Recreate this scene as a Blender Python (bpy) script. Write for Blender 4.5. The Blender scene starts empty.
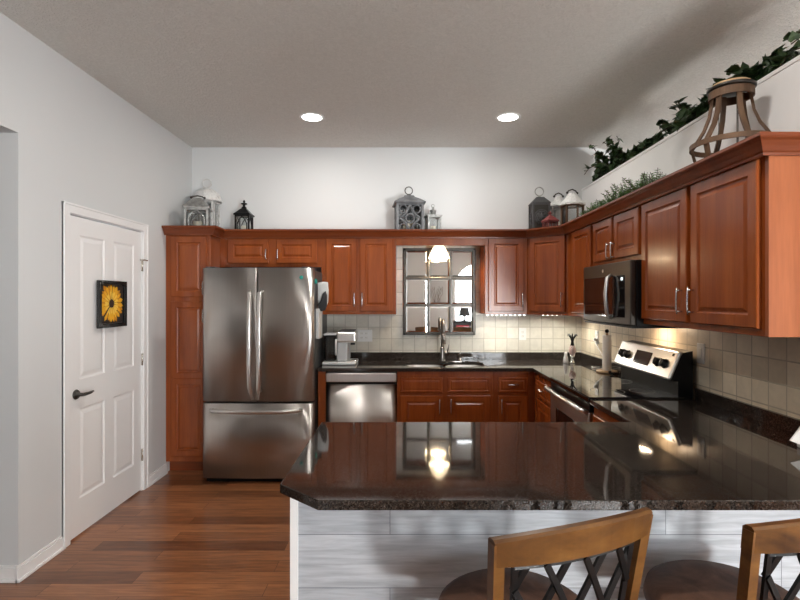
import bpy, bmesh, math, random
from math import sin, cos, pi, radians as R, sqrt, atan2, hypot
from mathutils import Vector, Matrix, noise as mnoise
random.seed(7)
S = bpy.context.scene
COL = S.collection

# ------------------------------------------------------------------ camera, world, lights, exposure
EYE = 1.515
cam_d = bpy.data.cameras.new('camera'); cam = bpy.data.objects.new('camera', cam_d); COL.objects.link(cam)
cam.location = (0, 0, EYE); cam.rotation_euler = (pi/2, 0, 0)
cam_d.sensor_width = 36; cam_d.lens = 495/800*36
cam_d.shift_x = -5/800; cam_d.shift_y = -2/800
cam_d.clip_start = .02
S.camera = cam

w = bpy.data.worlds.new('world'); S.world = w; w.use_nodes = True
bg = w.node_tree.nodes['Background']; bg.inputs[0].default_value = (.86, .93, 1, 1); bg.inputs[1].default_value = 2.2

def area(name, loc, rot, sx, sy, power, col=(1, 1, 1), parent=None, spread=pi):
    d = bpy.data.lights.new(name, 'AREA'); d.shape = 'RECTANGLE'; d.size = sx; d.size_y = sy
    d.energy = power; d.color = col; d.spread = spread
    o = bpy.data.objects.new(name, d); COL.objects.link(o); o.location = loc; o.rotation_euler = rot
    if parent: o.parent = parent
    return o
# daylight coming through the windows of the room behind the camera (each just outside its opening)
DAY = (.97, .985, 1)
area('daylight_patio', (2.45, -4.75, 1.35), (pi/2, 0, 0), 2.3, 2.5, 300, DAY)
area('side_window_fill', (5.3, -1.6, 1.3), (pi/2, 0, pi/2), 2.6, 1.7, 75, DAY)  # added fill through a side window that is never in view
# daylight of the narrow sidelight, then two added upward lamps to fill the ceiling
area('daylight_sidelight', (-1.20, -4.72, 1.1), (pi/2, 0, 0), .22, 1.9, 3, DAY)
area('ceiling_fill_patio', (2.45, -5.0, .35), (pi/2+.62, 0, 0), 2.3, .6, 1250, (1, .98, .95))
area('ceiling_fill_side', (5.5, -1.6, .45), (pi/2+.75, 0, pi/2), 2.6, .6, 90, (1, .98, .95))

S.view_settings.view_transform = 'Standard'; S.view_settings.look = 'None'
S.view_settings.gamma = 1; S.view_settings.use_curve_mapping = False
S.view_settings.exposure = 0.42
S.cycles.use_denoising = True
S.cycles.max_bounces = 10; S.cycles.diffuse_bounces = 6; S.cycles.glossy_bounces = 5
S.cycles.transmission_bounces = 8; S.cycles.transparent_max_bounces = 12
S.cycles.sample_clamp_indirect = 6
S.cycles.caustics_reflective = False; S.cycles.caustics_refractive = False

# ------------------------------------------------------------------ dimensions (metres)
XL, XR, YB = -2.07, 1.72, 4.81        # left wall, right half wall, back wall
CEIL = 2.978
CT, CB = .925, .895                   # worktop top / underside
UB, UT = 1.365, 2.08                 # upper cabinets
YU = 4.50                             # face of back upper cabinets
XU = 1.39                             # face of right upper cabinets
YP, YD = 4.28, 4.22                   # pantry face, near end of the corner cabinet
YF = 4.20                             # face of back base cabinets
XF = 1.10                             # face of right base cabinets
RN, RF = 2.885, 3.65                  # range / microwave near and far ends
LEDGE = 2.573

# ------------------------------------------------------------------ materials
M = {}
def newmat(name):
    m = bpy.data.materials.new(name); m.use_nodes = True
    nt = m.node_tree; return m, nt, nt.nodes['Principled BSDF']
def setp(b, **k):
    for n, v in k.items():
        n = n.replace('_', ' ')
        if n in b.inputs: b.inputs[n].default_value = v
def c4(c): return (c[0], c[1], c[2], 1)
def mat(name, col, rough=.5, metal=0, **k):
    m, nt, b = newmat(name)
    setp(b, Base_Color=c4(col), Roughness=rough, Metallic=metal, **k)
    M[name] = m; return m
def N(nt, t, **k):
    n = nt.nodes.new(t)
    for a, v in k.items():
        if isinstance(a, str) and hasattr(n, a): setattr(n, a, v)
        else: n.inputs[a].default_value = v
    return n
def coords(nt, scale=(1, 1, 1), rot=(0, 0, 0), loc=(0, 0, 0), kind='Object'):
    tc = N(nt, 'ShaderNodeTexCoord'); mp = N(nt, 'ShaderNodeMapping')
    mp.inputs['Scale'].default_value = scale; mp.inputs['Rotation'].default_value = rot; mp.inputs['Location'].default_value = loc
    nt.links.new(tc.outputs[kind], mp.inputs[0]); return mp.outputs[0]
def ramp(nt, fac, stops):
    r = N(nt, 'ShaderNodeValToRGB'); e = r.color_ramp.elements
    while len(e) < len(stops): e.new(.5)
    for k, (p, c) in enumerate(stops): e[k].position = p; e[k].color = c4(c)
    nt.links.new(fac, r.inputs[0]); return r.outputs[0]
def noise(nt, vec, scale, detail=3, rough=.5, dist=0):
    n = N(nt, 'ShaderNodeTexNoise'); n.inputs['Scale'].default_value = scale; n.inputs['Detail'].default_value = detail
    n.inputs['Roughness'].default_value = rough; n.inputs['Distortion'].default_value = dist
    nt.links.new(vec, n.inputs['Vector']); return n.outputs['Fac']
def mix(nt, a, b, fac, mode='MIX'):
    n = N(nt, 'ShaderNodeMix', data_type='RGBA', blend_type=mode)
    for s, v in ((n.inputs[0], fac), (n.inputs[6], a), (n.inputs[7], b)):
        if hasattr(v, 'is_linked'): nt.links.new(v, s)
        elif isinstance(v, (int, float)): s.default_value = v
        else: s.default_value = c4(v)
    return n.outputs[2]
def bump(nt, b, h, strength=.2, dist=.01):
    n = N(nt, 'ShaderNodeBump'); n.inputs['Strength'].default_value = strength; n.inputs['Distance'].default_value = dist
    nt.links.new(h, n.inputs['Height']); nt.links.new(n.outputs[0], b.inputs['Normal'])
def plain_wall(name, col, rough=.75, sc=160, st=.06):
    m, nt, b = newmat(name); v = coords(nt)
    nt.links.new(ramp(nt, noise(nt, v, 1.3, 3), [(.3, [x*.975 for x in col]), (.7, col)]), b.inputs['Base Color'])
    setp(b, Roughness=rough); bump(nt, b, noise(nt, v, sc, 2), st, .002); M[name] = m
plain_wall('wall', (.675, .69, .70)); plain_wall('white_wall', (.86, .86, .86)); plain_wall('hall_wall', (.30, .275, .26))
plain_wall('rear_wall', (.72, .70, .66))
plain_wall('white_paint', (.88, .88, .885), .38, 40, .02)

m, nt, b = newmat('ceiling'); v = coords(nt)                       # stomped texture ceiling
vo = N(nt, 'ShaderNodeTexNoise'); vo.inputs['Scale'].default_value = 42; vo.inputs['Detail'].default_value = 5; vo.inputs['Distortion'].default_value = 1.6
nt.links.new(v, vo.inputs['Vector'])
nt.links.new(ramp(nt, vo.outputs['Fac'], [(.35, (.68, .67, .635)), (.62, (.75, .74, .705))]), b.inputs['Base Color'])
setp(b, Roughness=.9); bump(nt, b, ramp(nt, vo.outputs['Fac'], [(.42, (0, 0, 0)), (.6, (1, 1, 1))]), .6, .010); M['ceiling'] = m

def wood(name, c0, c1, c2, axis='Z', rough=.25, coat=.15, sc=9, along=.07, spec=.4):
    m, nt, b = newmat(name)
    s = {'Z': (1, 1, along), 'X': (along, 1, 1), 'Y': (1, along, 1)}[axis]
    oi = N(nt, 'ShaderNodeObjectInfo'); v = coords(nt, s)
    ad = N(nt, 'ShaderNodeVectorMath', operation='ADD'); sc_ = N(nt, 'ShaderNodeVectorMath', operation='SCALE')
    cx = N(nt, 'ShaderNodeCombineXYZ')
    for k in range(3): nt.links.new(oi.outputs['Random'], cx.inputs[k])
    sc_.inputs['Scale'].default_value = 13; nt.links.new(cx.outputs[0], sc_.inputs[0])
    nt.links.new(v, ad.inputs[0]); nt.links.new(sc_.outputs[0], ad.inputs[1])
    n1 = noise(nt, ad.outputs[0], sc, 4, .55, .5); n2 = noise(nt, ad.outputs[0], sc*9, 3, .6)
    col = ramp(nt, n1, [(.3, c0), (.52, c1), (.75, c2)])
    g = ramp(nt, n2, [(.35, (.88, .88, .88)), (.6, (1, 1, 1))])
    nt.links.new(mix(nt, col, g, 1.0, 'MULTIPLY'), b.inputs['Base Color'])
    setp(b, Roughness=rough, Coat_Weight=coat, Coat_Roughness=.12, Specular_IOR_Level=spec); M[name] = m
wood('cherry', (.215, .046, .0095), (.275, .063, .012), (.335, .083, .017), coat=.12)
wood('cherry_lit', (.30, .085, .030), (.36, .108, .040), (.42, .13, .05), rough=.3)  # cherry with the daylight on the end panel baked in as paler tone
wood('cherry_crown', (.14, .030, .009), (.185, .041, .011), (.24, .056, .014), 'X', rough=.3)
wood('honey', (.045, .016, .0035), (.13, .053, .011), (.215, .100, .025), 'X', rough=.36, coat=.15, sc=13, along=.35)
wood('weathered', (.065, .033, .017), (.115, .062, .032), (.18, .105, .06), rough=.65, coat=0, sc=14)
wood('pale_wood', (.45, .28, .15), (.55, .36, .2), (.6, .42, .26), 'X', rough=.5, coat=0)
wood('grey_wood', (.10, .105, .112), (.17, .178, .19), (.26, .27, .285), rough=.7, coat=0, sc=12)

def bricks(name, axes, bw, rh, mortar, c1, c2, cm, offset=0, loc=(0, 0, 0), rough=.4, bevel=.15, grain=None, coat=0., roughmix=None):
    m, nt, b = newmat(name)
    tc = N(nt, 'ShaderNodeTexCoord'); sp = N(nt, 'ShaderNodeSeparateXYZ'); cb = N(nt, 'ShaderNodeCombineXYZ')
    nt.links.new(tc.outputs['Object'], sp.inputs[0])
    for k, a in enumerate(axes): nt.links.new(sp.outputs['XYZ'.index(a)], cb.inputs[k])
    mp = N(nt, 'ShaderNodeMapping'); mp.inputs['Location'].default_value = loc; nt.links.new(cb.outputs[0], mp.inputs[0])
    br = N(nt, 'ShaderNodeTexBrick'); br.offset = offset; br.squash = 1; br.offset_frequency = 2
    for k, vv in (('Scale', 1), ('Brick Width', bw), ('Row Height', rh), ('Mortar Size', mortar), ('Mortar Smooth', .1), ('Bias', 0)): br.inputs[k].default_value = vv
    br.inputs['Color1'].default_value = c4(c1); br.inputs['Color2'].default_value = c4(c2); br.inputs['Mortar'].default_value = c4(cm)
    nt.links.new(mp.outputs[0], br.inputs['Vector'])
    col = br.outputs['Color']
    if grain:
        gs, lo, hi, str_, gsc = grain
        mg = N(nt, 'ShaderNodeMapping'); mg.inputs['Scale'].default_value = gs; nt.links.new(cb.outputs[0], mg.inputs[0])
        # shift the grain from board to board with the brick colour
        ad = N(nt, 'ShaderNodeVectorMath', operation='MULTIPLY_ADD'); ad.inputs[1].default_value = (40, 40, 40)
        nt.links.new(br.outputs['Color'], ad.inputs[0]); nt.links.new(mg.outputs[0], ad.inputs[2])
        g = noise(nt, ad.outputs[0], gsc, 5, .6, .7)
        col = mix(nt, col, ramp(nt, g, [(.3, lo), (.68, hi)]), str_, 'MULTIPLY')
    nt.links.new(col, b.inputs['Base Color'])
    inv = N(nt, 'ShaderNodeMath', operation='SUBTRACT'); inv.inputs[0].default_value = 1; nt.links.new(br.outputs['Fac'], inv.inputs[1])
    bump(nt, b, inv.outputs[0], bevel, .004)
    setp(b, Roughness=rough, Coat_Weight=coat, Coat_Roughness=.1); M[name] = m
bricks('floor', 'XYZ', 1.15, .115, .0012, (.40, .17, .072), (.17, .064, .027), (.05, .02, .01), .37, (0.3, .02, 0), .30, .12,
       ((1.2, 14, 1), (.50, .45, .42), (1.25, 1.2, 1.15), .85, 3.2), coat=.25)
bricks('plank_panel', 'XZY', .93, .18, .0012, (.52, .545, .58), (.43, .455, .49), (.16, .17, .19), .42, (.26, .003, 0), .4, .1,
       ((2.2, 26, 1), (.62, .63, .66), (1.12, 1.12, 1.12), .8, 2.2))
TILE = ((.86, .765, .61), (.66, .57, .435), (.48, .41, .31))
bricks('tile_back', 'XZY', .112, .112, .0035, (.74, .715, .645), (.61, .58, .505), (.46, .43, .37), 0, (.02, .0, 0), .35, .4, ((1, 1, 1), (.86, .86, .85), (1.06, 1.06, 1.06), .7, 16))
bricks('tile_side', 'YZX', .112, .112, .0035, *TILE, 0, (.02, .0, 0), .35, .4, ((1, 1, 1), (.86, .86, .85), (1.06, 1.06, 1.06), .7, 16))

m, nt, b = newmat('granite'); v = coords(nt)                       # dark brown polished granite
n1 = noise(nt, v, 190, 3, .7); n2 = noise(nt, v, 170, 3, .7, .3); n3 = noise(nt, v, 260, 2)
ca = ramp(nt, n1, [(.42, (.006, .0055, .005)), (.56, (.032, .025, .021)), (.71, (.10, .08, .068))])
cbm = ramp(nt, n2, [(.45, (0, 0, 0)), (.68, (.045, .035, .029))])
cc = ramp(nt, n3, [(.66, (0, 0, 0)), (.75, (.19, .175, .165))])
x = mix(nt, ca, cbm, .4, 'ADD'); nt.links.new(mix(nt, x, cc, .7, 'ADD'), b.inputs['Base Color'])
setp(b, Roughness=.05, IOR=1.52); M['granite'] = m

def steel(name, col=(.58, .565, .55), rough=.26, aniso=.75, sc=(220, 220, 1.5)):
    m, nt, b = newmat(name)
    v = coords(nt, sc); n = noise(nt, v, 1, 3)
    rr = N(nt, 'ShaderNodeMapRange'); rr.inputs[3].default_value = rough*.85; rr.inputs[4].default_value = rough*1.15
    nt.links.new(n, rr.inputs[0]); nt.links.new(rr.outputs[0], b.inputs['Roughness'])
    nt.links.new(ramp(nt, n, [(.3, [c*.93 for c in col]), (.7, col)]), b.inputs['Base Color'])
    setp(b, Metallic=1., Anisotropic=aniso)
    tg = N(nt, 'ShaderNodeTangent'); tg.direction_type = 'RADIAL'; tg.axis = 'Z'
    nt.links.new(tg.outputs[0], b.inputs['Tangent']); b.inputs['Anisotropic Rotation'].default_value = .25; M[name] = m
steel('steel', (.54, .515, .49), .30, .95); steel('bright_steel', (.74, .73, .71), .30, .15)
steel('slate_steel', (.075, .067, .060), .42, .3)
mat('nickel', (.62, .59, .54), .25, 1); mat('dark_nickel', (.25, .235, .22), .28, 1); mat('chrome', (.8, .8, .8), .1, 1)
mat('gunmetal', (.06, .055, .05), .35, .8)
mat('black_glass', (.006, .006, .007), .035, 0, IOR=1.5); mat('black', (.006, .006, .0065), .30, 0, Specular_IOR_Level=.2); mat('black_metal', (.005, .005, .0055), .34, 0, Specular_IOR_Level=.25)
mat('dark_grey', (.055, .055, .058), .45); mat('black_wood', (.008, .008, .008), .25)
mat('white_plastic', (.78, .78, .77), .35); mat('grey_plastic', (.55, .56, .57), .3); mat('pale_glaze', (.8, .79, .76), .2)
mat('paper', (.82, .80, .77), .85); mat('towel', (.55, .56, .56), .9); mat('felt', (.03, .03, .032), .95); mat('teal', (.02, .32, .27), .5)
mat('mirror', (.9, .91, .91), .012, 1); mat('red_paint', (.17, .028, .026), .55); mat('red_cloth', (.5, .03, .05), .6)
mat('candle', (.8, .75, .62), .6); mat('petal', (.85, .43, .02), .6); mat('petal_light', (.95, .62, .10), .6); mat('petal_dark', (.62, .24, .01), .6); mat('seed', (.035, .012, .006), .8)
mat('picture_dark', (.02, .012, .012), .6); mat('canvas', (.55, .53, .5), .8); mat('pattern_red', (.42, .13, .09), .4)
mat('display', (.015, .016, .018), .1); mat('red_mark', (.6, .03, .02), .4)
def leafmat(name, a, bb):
    m, nt, b = newmat(name); v = coords(nt)
    nt.links.new(ramp(nt, noise(nt, v, 22, 2), [(.3, a), (.7, bb)]), b.inputs['Base Color']); setp(b, Roughness=.45); M[name] = m
leafmat('ivy', (.018, .045, .015), (.075, .13, .05)); leafmat('fern', (.10, .24, .07), (.28, .46, .18)); mat('stem', (.05, .035, .02), .8)
m, nt, b = newmat('leather'); v = coords(nt)
nt.links.new(ramp(nt, noise(nt, v, 9, 4, .6, .6), [(.35, (.06, .025, .014)), (.58, (.125, .060, .036)), (.78, (.20, .105, .065))]), b.inputs['Base Color'])
setp(b, Roughness=.55, Specular_IOR_Level=.2); bump(nt, b, noise(nt, v, 140, 3), .12, .002); M['leather'] = m
m, nt, b = newmat('distressed_white'); v = coords(nt)
nt.links.new(ramp(nt, noise(nt, v, 45, 4, .7), [(.28, (.16, .15, .14)), (.4, (.62, .62, .61)), (.6, (.72, .72, .71))]), b.inputs['Base Color']); setp(b, Roughness=.5); M['distressed_white'] = m
m, nt, b = newmat('galvanised'); v = coords(nt)
nt.links.new(ramp(nt, noise(nt, v, 30, 4, .6), [(.3, (.24, .24, .23)), (.7, (.52, .53, .52))]), b.inputs['Base Color']); setp(b, Roughness=.38, Metallic=.65); M['galvanised'] = m
def glassmat(name, tint, alpha, rough=.02):
    m, nt, b = newmat(name)
    g = N(nt, 'ShaderNodeBsdfGlossy'); g.inputs['Roughness'].default_value = rough
    t = N(nt, 'ShaderNodeBsdfTransparent'); t.inputs[0].default_value = c4(tint)
    fr = N(nt, 'ShaderNodeFresnel'); fr.inputs[0].default_value = 1.45
    mx = N(nt, 'ShaderNodeMixShader'); ad = N(nt, 'ShaderNodeMath', operation='ADD'); ad.inputs[1].default_value = alpha; ad.use_clamp = True
    nt.links.new(fr.outputs[0], ad.inputs[0]); nt.links.new(ad.outputs[0], mx.inputs[0])
    nt.links.new(t.outputs[0], mx.inputs[1]); nt.links.new(g.outputs[0], mx.inputs[2])
    nt.links.new(mx.outputs[0], nt.nodes['Material Output'].inputs[0]); M[name] = m
glassmat('glass', (.97, .98, .98), .03); glassmat('smoke_glass', (.30, .33, .37), .05); glassmat('lantern_glass', (.90, .92, .92), .08, .1)
def emit(name, col, st, base=(.9, .9, .9)):
    m, nt, b = newmat(name); setp(b, Base_Color=c4(base), Emission_Color=c4(col), Emission_Strength=st, Roughness=.4); M[name] = m
emit('lens', (1, .97, .92), 9); emit('shade_lit', (1, .78, .48), 3.2); emit('led', (1, .96, .88), 8); emit('hood_lens', (1, .82, .58), 5)
emit('small_display', (.8, .95, 1), 1.2)

# ------------------------------------------------------------------ mesh building
class MB:
    def __init__(s): s.v = []; s.f = []; s.mi = []; s.sm = []
    def add(s, vs, fs, mi=0, smooth=False):
        o = len(s.v); s.v += [tuple(p) for p in vs]; s.f += [tuple(i+o for i in f) for f in fs]
        s.mi += [mi]*len(fs); s.sm += [smooth]*len(fs); return s
    def bm(s, bm, mi=0, smooth=False, mtx=None):
        bm.verts.index_update()
        vs = [(mtx @ v.co if mtx else v.co) for v in bm.verts]; fs = [[v.index for v in f.verts] for f in bm.faces]
        s.add(vs, fs, mi, smooth); bm.free(); return s
    def box(s, x0, x1, y0, y1, z0, z1, bev=0, mi=0, seg=2, mtx=None):
        bm = bmesh.new(); bmesh.ops.create_cube(bm, size=1)
        x0, x1 = min(x0, x1), max(x0, x1); y0, y1 = min(y0, y1), max(y0, y1); z0, z1 = min(z0, z1), max(z0, z1)
        for v in bm.verts: v.co = Vector(((x0+x1)/2+v.co.x*(x1-x0), (y0+y1)/2+v.co.y*(y1-y0), (z0+z1)/2+v.co.z*(z1-z0)))
        if bev: bmesh.ops.bevel(bm, geom=list(bm.edges), offset=min(bev, .45*min(x1-x0, y1-y0, z1-z0)), segments=seg, affect='EDGES', profile=.5)
        return s.bm(bm, mi, False, mtx)
    def bar(s, p, q, wd, th, mi=0, up=(0, 0, 1), bev=0):      # rectangular bar from p to q
        p, q = Vector(p), Vector(q); d = q-p; L = d.length; d.normalize()
        u = Vector(up); sx = d.cross(u)
        if sx.length < 1e-4: sx = d.cross(Vector((1, 0, 0)))
        sx.normalize(); uy = sx.cross(d)
        mt = Matrix((sx, d, uy)).transposed().to_4x4(); mt.translation = (p+q)/2
        return s.box(-wd/2, wd/2, -L/2, L/2, -th/2, th/2, bev, mi, 1, mt)
    def lathe(s, prof, c=(0, 0, 0), n=24, mi=0, smooth=True, sx=1, sy=1, rot=0, mtx=None, cap=True):
        vs = []; fs = []; m = len(prof)
        for k in range(n):
            a = 2*pi*k/n+rot
            for r, z in prof:
                p = Vector((c[0]+r*cos(a)*sx, c[1]+r*sin(a)*sy, c[2]+z)); vs.append(mtx @ p if mtx else p)
        for k in range(n):
            k2 = (k+1) % n
            for j in range(m-1): fs.append((k*m+j, k2*m+j, k2*m+j+1, k*m+j+1))
        if cap and prof[0][0] > 1e-6: fs.append(tuple(k*m for k in range(n))[::-1])
        if cap and prof[-1][0] > 1e-6: fs.append(tuple(k*m+m-1 for k in range(n)))
        return s.add(vs, fs, mi, smooth)
    def cyl(s, p, q, r, n=16, mi=0, r2=None): return s.tube([p, q], r if r2 is None else [r, r2], n, mi)
    def tube(s, pts, r, n=10, mi=0, flat=1, closed=False, smooth=True, up=None):
        pts = [Vector(p) for p in pts]; L = len(pts); vs = []; fs = []; prev = None
        for i, p in enumerate(pts):
            if closed: t = pts[(i+1) % L]-pts[i-1]
            else: t = pts[min(i+1, L-1)]-pts[max(i-1, 0)]
            t.normalize()
            if prev is None:
                a = Vector(up) if up else (Vector((0, 0, 1)) if abs(t.z) < .9 else Vector((1, 0, 0)))
            else: a = prev
            a = a-t*a.dot(t)
            if a.length < 1e-5: a = t.orthogonal()
            a.normalize(); prev = a; bb = t.cross(a)
            rr = r[i] if isinstance(r, (list, tuple)) else r
            for k in range(n):
                th = 2*pi*(k+.5)/n; vs.append(p+a*cos(th)*rr+bb*sin(th)*rr*flat)
        for i in range(L if closed else L-1):
            i2 = (i+1) % L
            for k in range(n):
                k2 = (k+1) % n; fs.append((i*n+k, i*n+k2, i2*n+k2, i2*n+k))
        if not closed: fs.append(tuple(range(n))[::-1]); fs.append(tuple((L-1)*n+k for k in range(n)))
        return s.add(vs, fs, mi, smooth)
    def prism(s, poly, axis, lo, hi, mi=0, smooth=False):     # polygon in the two other axes, extruded
        n = len(poly)
        def P(a, bq, t): return {'X': (t, a, bq), 'Y': (a, t, bq), 'Z': (a, bq, t)}[axis]
        vs = [P(a, bq, lo) for a, bq in poly]+[P(a, bq, hi) for a, bq in poly]
        fs = [tuple(range(n))[::-1], tuple(range(n, 2*n))]+[(k, (k+1) % n, n+(k+1) % n, n+k) for k in range(n)]
        s.add(vs, fs[:2], mi, False); o = len(s.v)-2*n
        s.f += [tuple(i+o for i in f) for f in fs[2:]]; s.mi += [mi]*n; s.sm += [smooth]*n; return s
    def panel(s, x0, x1, z0, z1, y, loops, mi=0):             # concentric raised panel seen from -y; loops of (inset, y offset)
        vs = []; fs = []
        for ins, dy in loops:
            vs += [(x0+ins, y+dy, z0+ins), (x1-ins, y+dy, z0+ins), (x1-ins, y+dy, z1-ins), (x0+ins, y+dy, z1-ins)]
        for k in range(len(loops)-1):
            for j in range(4):
                j2 = (j+1) % 4; fs.append((4*k+j, 4*k+j2, 4*k+4+j2, 4*k+4+j))
        q = 4*(len(loops)-1); fs.append((q, q+1, q+2, q+3)); return s.add(vs, fs, mi)
    def sphere(s, c, r, mi=0, sc=(1, 1, 1), n=14):
        prof = [(max(0, r*sin(pi*k/n)), -r*cos(pi*k/n)) for k in range(n+1)]
        vs0 = len(s.v); s.lathe([(a, b_*sc[2]) for a, b_ in prof], c, 18, mi, True, sc[0], sc[1]); return s
    def build(s, name, material, parent=None, local=False, loc=None, weld=True):
        off = Vector((0, 0, 0))
        if not local:
            p = parent
            while p is not None: off += p.location; p = p.parent
            if parent is None and loc: off = Vector(loc)
        me = bpy.data.meshes.new(name); me.from_pydata([tuple(Vector(v)-off) for v in s.v], [], s.f)
        mats = material if isinstance(material, (list, tuple)) else [material]
        for mm in mats: me.materials.append(M[mm])
        me.polygons.foreach_set('material_index', s.mi); me.polygons.foreach_set('use_smooth', s.sm)
        if weld:
            bm = bmesh.new(); bm.from_mesh(me); bmesh.ops.recalc_face_normals(bm, faces=bm.faces); bm.to_mesh(me); bm.free()
        me.update(); o = bpy.data.objects.new(name, me); COL.objects.link(o)
        if parent is not None: o.parent = parent
        elif loc: o.location = loc
        return o

def tag(o, label=None, cat=None, group=None, kind=None):
    if label: o['label'] = label
    if cat: o['category'] = cat
    if group: o['group'] = group
    if kind: o['kind'] = kind
    return o
def thing(name, label, cat, loc=(0, 0, 0), rotz=0, group=None):
    o = bpy.data.objects.new(name, None); COL.objects.link(o); o.empty_display_size = .05
    o.location = loc; o.rotation_euler = (0, 0, rotz); return tag(o, label, cat, group)
def struct(mb, name, material, label, cat='room'):
    return tag(mb.build(name, material), label, cat, None, 'structure')
def copy_tree(o, parent=None):
    c = o.copy(); COL.objects.link(c)
    if parent is not None: c.parent = parent
    for ch in list(o.children): copy_tree(ch, c)
    return c
def one(mb, name, material, label, cat, loc=None, group=None):
    return tag(mb.build(name, material, None, False, loc), label, cat, group)
def arc(cx, cy, r, a0, a1, n): return [(cx+r*cos(a0+(a1-a0)*k/n), cy+r*sin(a0+(a1-a0)*k/n)) for k in range(n+1)]
def rrect(x0, x1, y0, y1, r, n=5):
    return arc(x1-r, y1-r, r, 0, pi/2, n)+arc(x0+r, y1-r, r, pi/2, pi, n)+arc(x0+r, y0+r, r, pi, 1.5*pi, n)+arc(x1-r, y0+r, r, 1.5*pi, 2*pi, n)

# ------------------------------------------------------------------ room shell
YR, XE, XH = -4.5, 5.0, -4.5          # rear wall, far right wall, hall end
OY0, OY1, OZ = 1.65, 2.65, 2.40       # opening to the hall in the left wall
struct(MB().box(XH-.2, XE+.2, YR-.15, YB+.15, -.1, 0), 'floor', 'floor', 'hardwood plank floor', 'floor')
SX = 1.85
zc = CEIL-.25*(XE+.2-SX)
struct(MB().prism([(XL-.12, CEIL), (SX, CEIL), (SX, CEIL+.12), (XL-.12, CEIL+.12)], 'Y', YR-.15, YB+.15), 'ceiling', 'ceiling', 'textured grey ceiling', 'ceiling')
struct(MB().prism([(SX, CEIL), (XE+.2, zc), (XE+.2, CEIL+.12), (SX, CEIL+.12)], 'Y', YR-.15, YB+.15), 'ceiling_slope', 'ceiling', 'sloping textured ceiling beyond the half wall', 'ceiling')
struct(MB().box(XL-.12, XE+.15, YB, YB+.12, 0, CEIL+.1), 'wall_back', 'wall', 'light grey back wall', 'wall')
D0, D1, DZ = 3.03, 3.91, 2.05         # rough opening of the pantry door
wl = MB()
wl.box(XL-.12, XL, OY1, D0, 0, CEIL).box(XL-.12, XL, D1, YB, 0, CEIL).box(XL-.12, XL, D0, D1, DZ, CEIL)
wl.box(XL-.12, XL, YR, OY0, 0, CEIL).box(XL-.12, XL, OY0, OY1, OZ, CEIL)
struct(wl, 'wall_left', 'wall', 'light grey left wall with a door', 'wall')
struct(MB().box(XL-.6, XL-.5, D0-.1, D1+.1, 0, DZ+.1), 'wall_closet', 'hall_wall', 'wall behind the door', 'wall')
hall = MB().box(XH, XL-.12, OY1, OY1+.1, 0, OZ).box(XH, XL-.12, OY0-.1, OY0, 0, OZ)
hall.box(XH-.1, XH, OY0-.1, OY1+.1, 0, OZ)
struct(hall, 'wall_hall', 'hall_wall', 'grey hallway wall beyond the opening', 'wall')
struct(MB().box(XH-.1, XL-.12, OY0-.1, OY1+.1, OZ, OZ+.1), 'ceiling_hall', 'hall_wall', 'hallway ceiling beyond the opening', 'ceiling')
struct(MB().box(XR, XR+.13, 1.12, YB, 0, LEDGE-.02), 'wall_right', 'white_wall', 'white half wall behind the range', 'wall')
struct(MB().box(XR-.006, XR+.15, 1.11, YB, LEDGE-.02, LEDGE, .003), 'trim_1', 'white_paint', 'white ledge cap on the half wall', 'trim')
# rear wall with patio window (arched transom) and a second window
def holed_wall(mb, x0, x1, z0, z1, y0, y1, holes):
    xs = sorted({x0, x1, *[h[0] for h in holes], *[h[1] for h in holes]}); 
    for a, bq in zip(xs, xs[1:]):
        h = [q for q in holes if q[0] <= a+1e-6 and q[1] >= bq-1e-6]
        if not h: mb.box(a, bq, y0, y1, z0, z1)
        else:
            if h[0][2] > z0+.001: mb.box(a, bq, y0, y1, z0, h[0][2])
            mb.box(a, bq, y0, y1, h[0][3], z1)
AX0, AX1, AZ = 1.40, 3.50, 1.75; AR = .75
wr = MB(); holed_wall(wr, XH, XE+.15, 0, CEIL+.1, YR-.12, YR, [(AX0, AX1, .04, 2.50), (-1.33, -1.07, .1, 2.06)])
# spandrels that round the top of the big window
for sx, s in ((AX0, 1), (AX1, -1)):
    pts = [(sx, 2.50)]+[(sx+s*.75*(1-cos(t*pi/16)), 2.50-.75*(1-sin(t*pi/16))) for t in range(9)]
    wr.prism(pts, 'Y', YR-.12, YR)
struct(wr, 'wall_rear', 'rear_wall', 'beige wall behind the camera', 'wall')
def window(n, x0, x1, z0, z1, vbars, hbars, label):
    f = MB(); y0, y1 = YR-.09, YR-.03
    f.box(x0, x1, y0, y1, z0, z0+.05).box(x0, x1, y0, y1, z1-.05, z1).box(x0, x0+.05, y0, y1, z0, z1).box(x1-.05, x1, y0, y1, z0, z1)
    for q in vbars: f.box(q-.03, q+.03, y0, y1, z0, z1)
    for q in hbars: f.box(x0, x1, y0+.01, y1-.01, q-.02, q+.02)
    o = struct(f, f'window_{n}', 'white_paint', label, 'window')
    MB().box(x0+.02, x1-.02, YR-.065, YR-.06, z0+.02, z1-.02).build('window_glass', 'glass', o)
window(1, AX0, AX1, .04, 2.50, [2.10, 2.80], [2.05], 'tall bright window reflected in the mirror')
window(3, -1.33, -1.07, .1, 2.06, [], [], 'narrow sidelight window beside the entry door')
we = MB()
we.box(XE, XE+.12, YR, YB, 0, .35).box(XE, XE+.12, YR, YB, 2.25, CEIL).box(XE, XE+.12, YR, -3.0, .35, 2.25).box(XE, XE+.12, -.2, YB, .35, 2.25)
struct(we, 'wall_side', 'rear_wall', 'far side wall of the adjoining room', 'wall')
f = MB()
for a, bq in ((-3.0, -2.95), (-.25, -.2), (-1.65, -1.55)): f.box(XE+.03, XE+.09, a, bq, .35, 2.25)
f.box(XE+.03, XE+.09, -3.0, -.2, .35, .40).box(XE+.03, XE+.09, -3.0, -.2, 2.2, 2.25)
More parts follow.
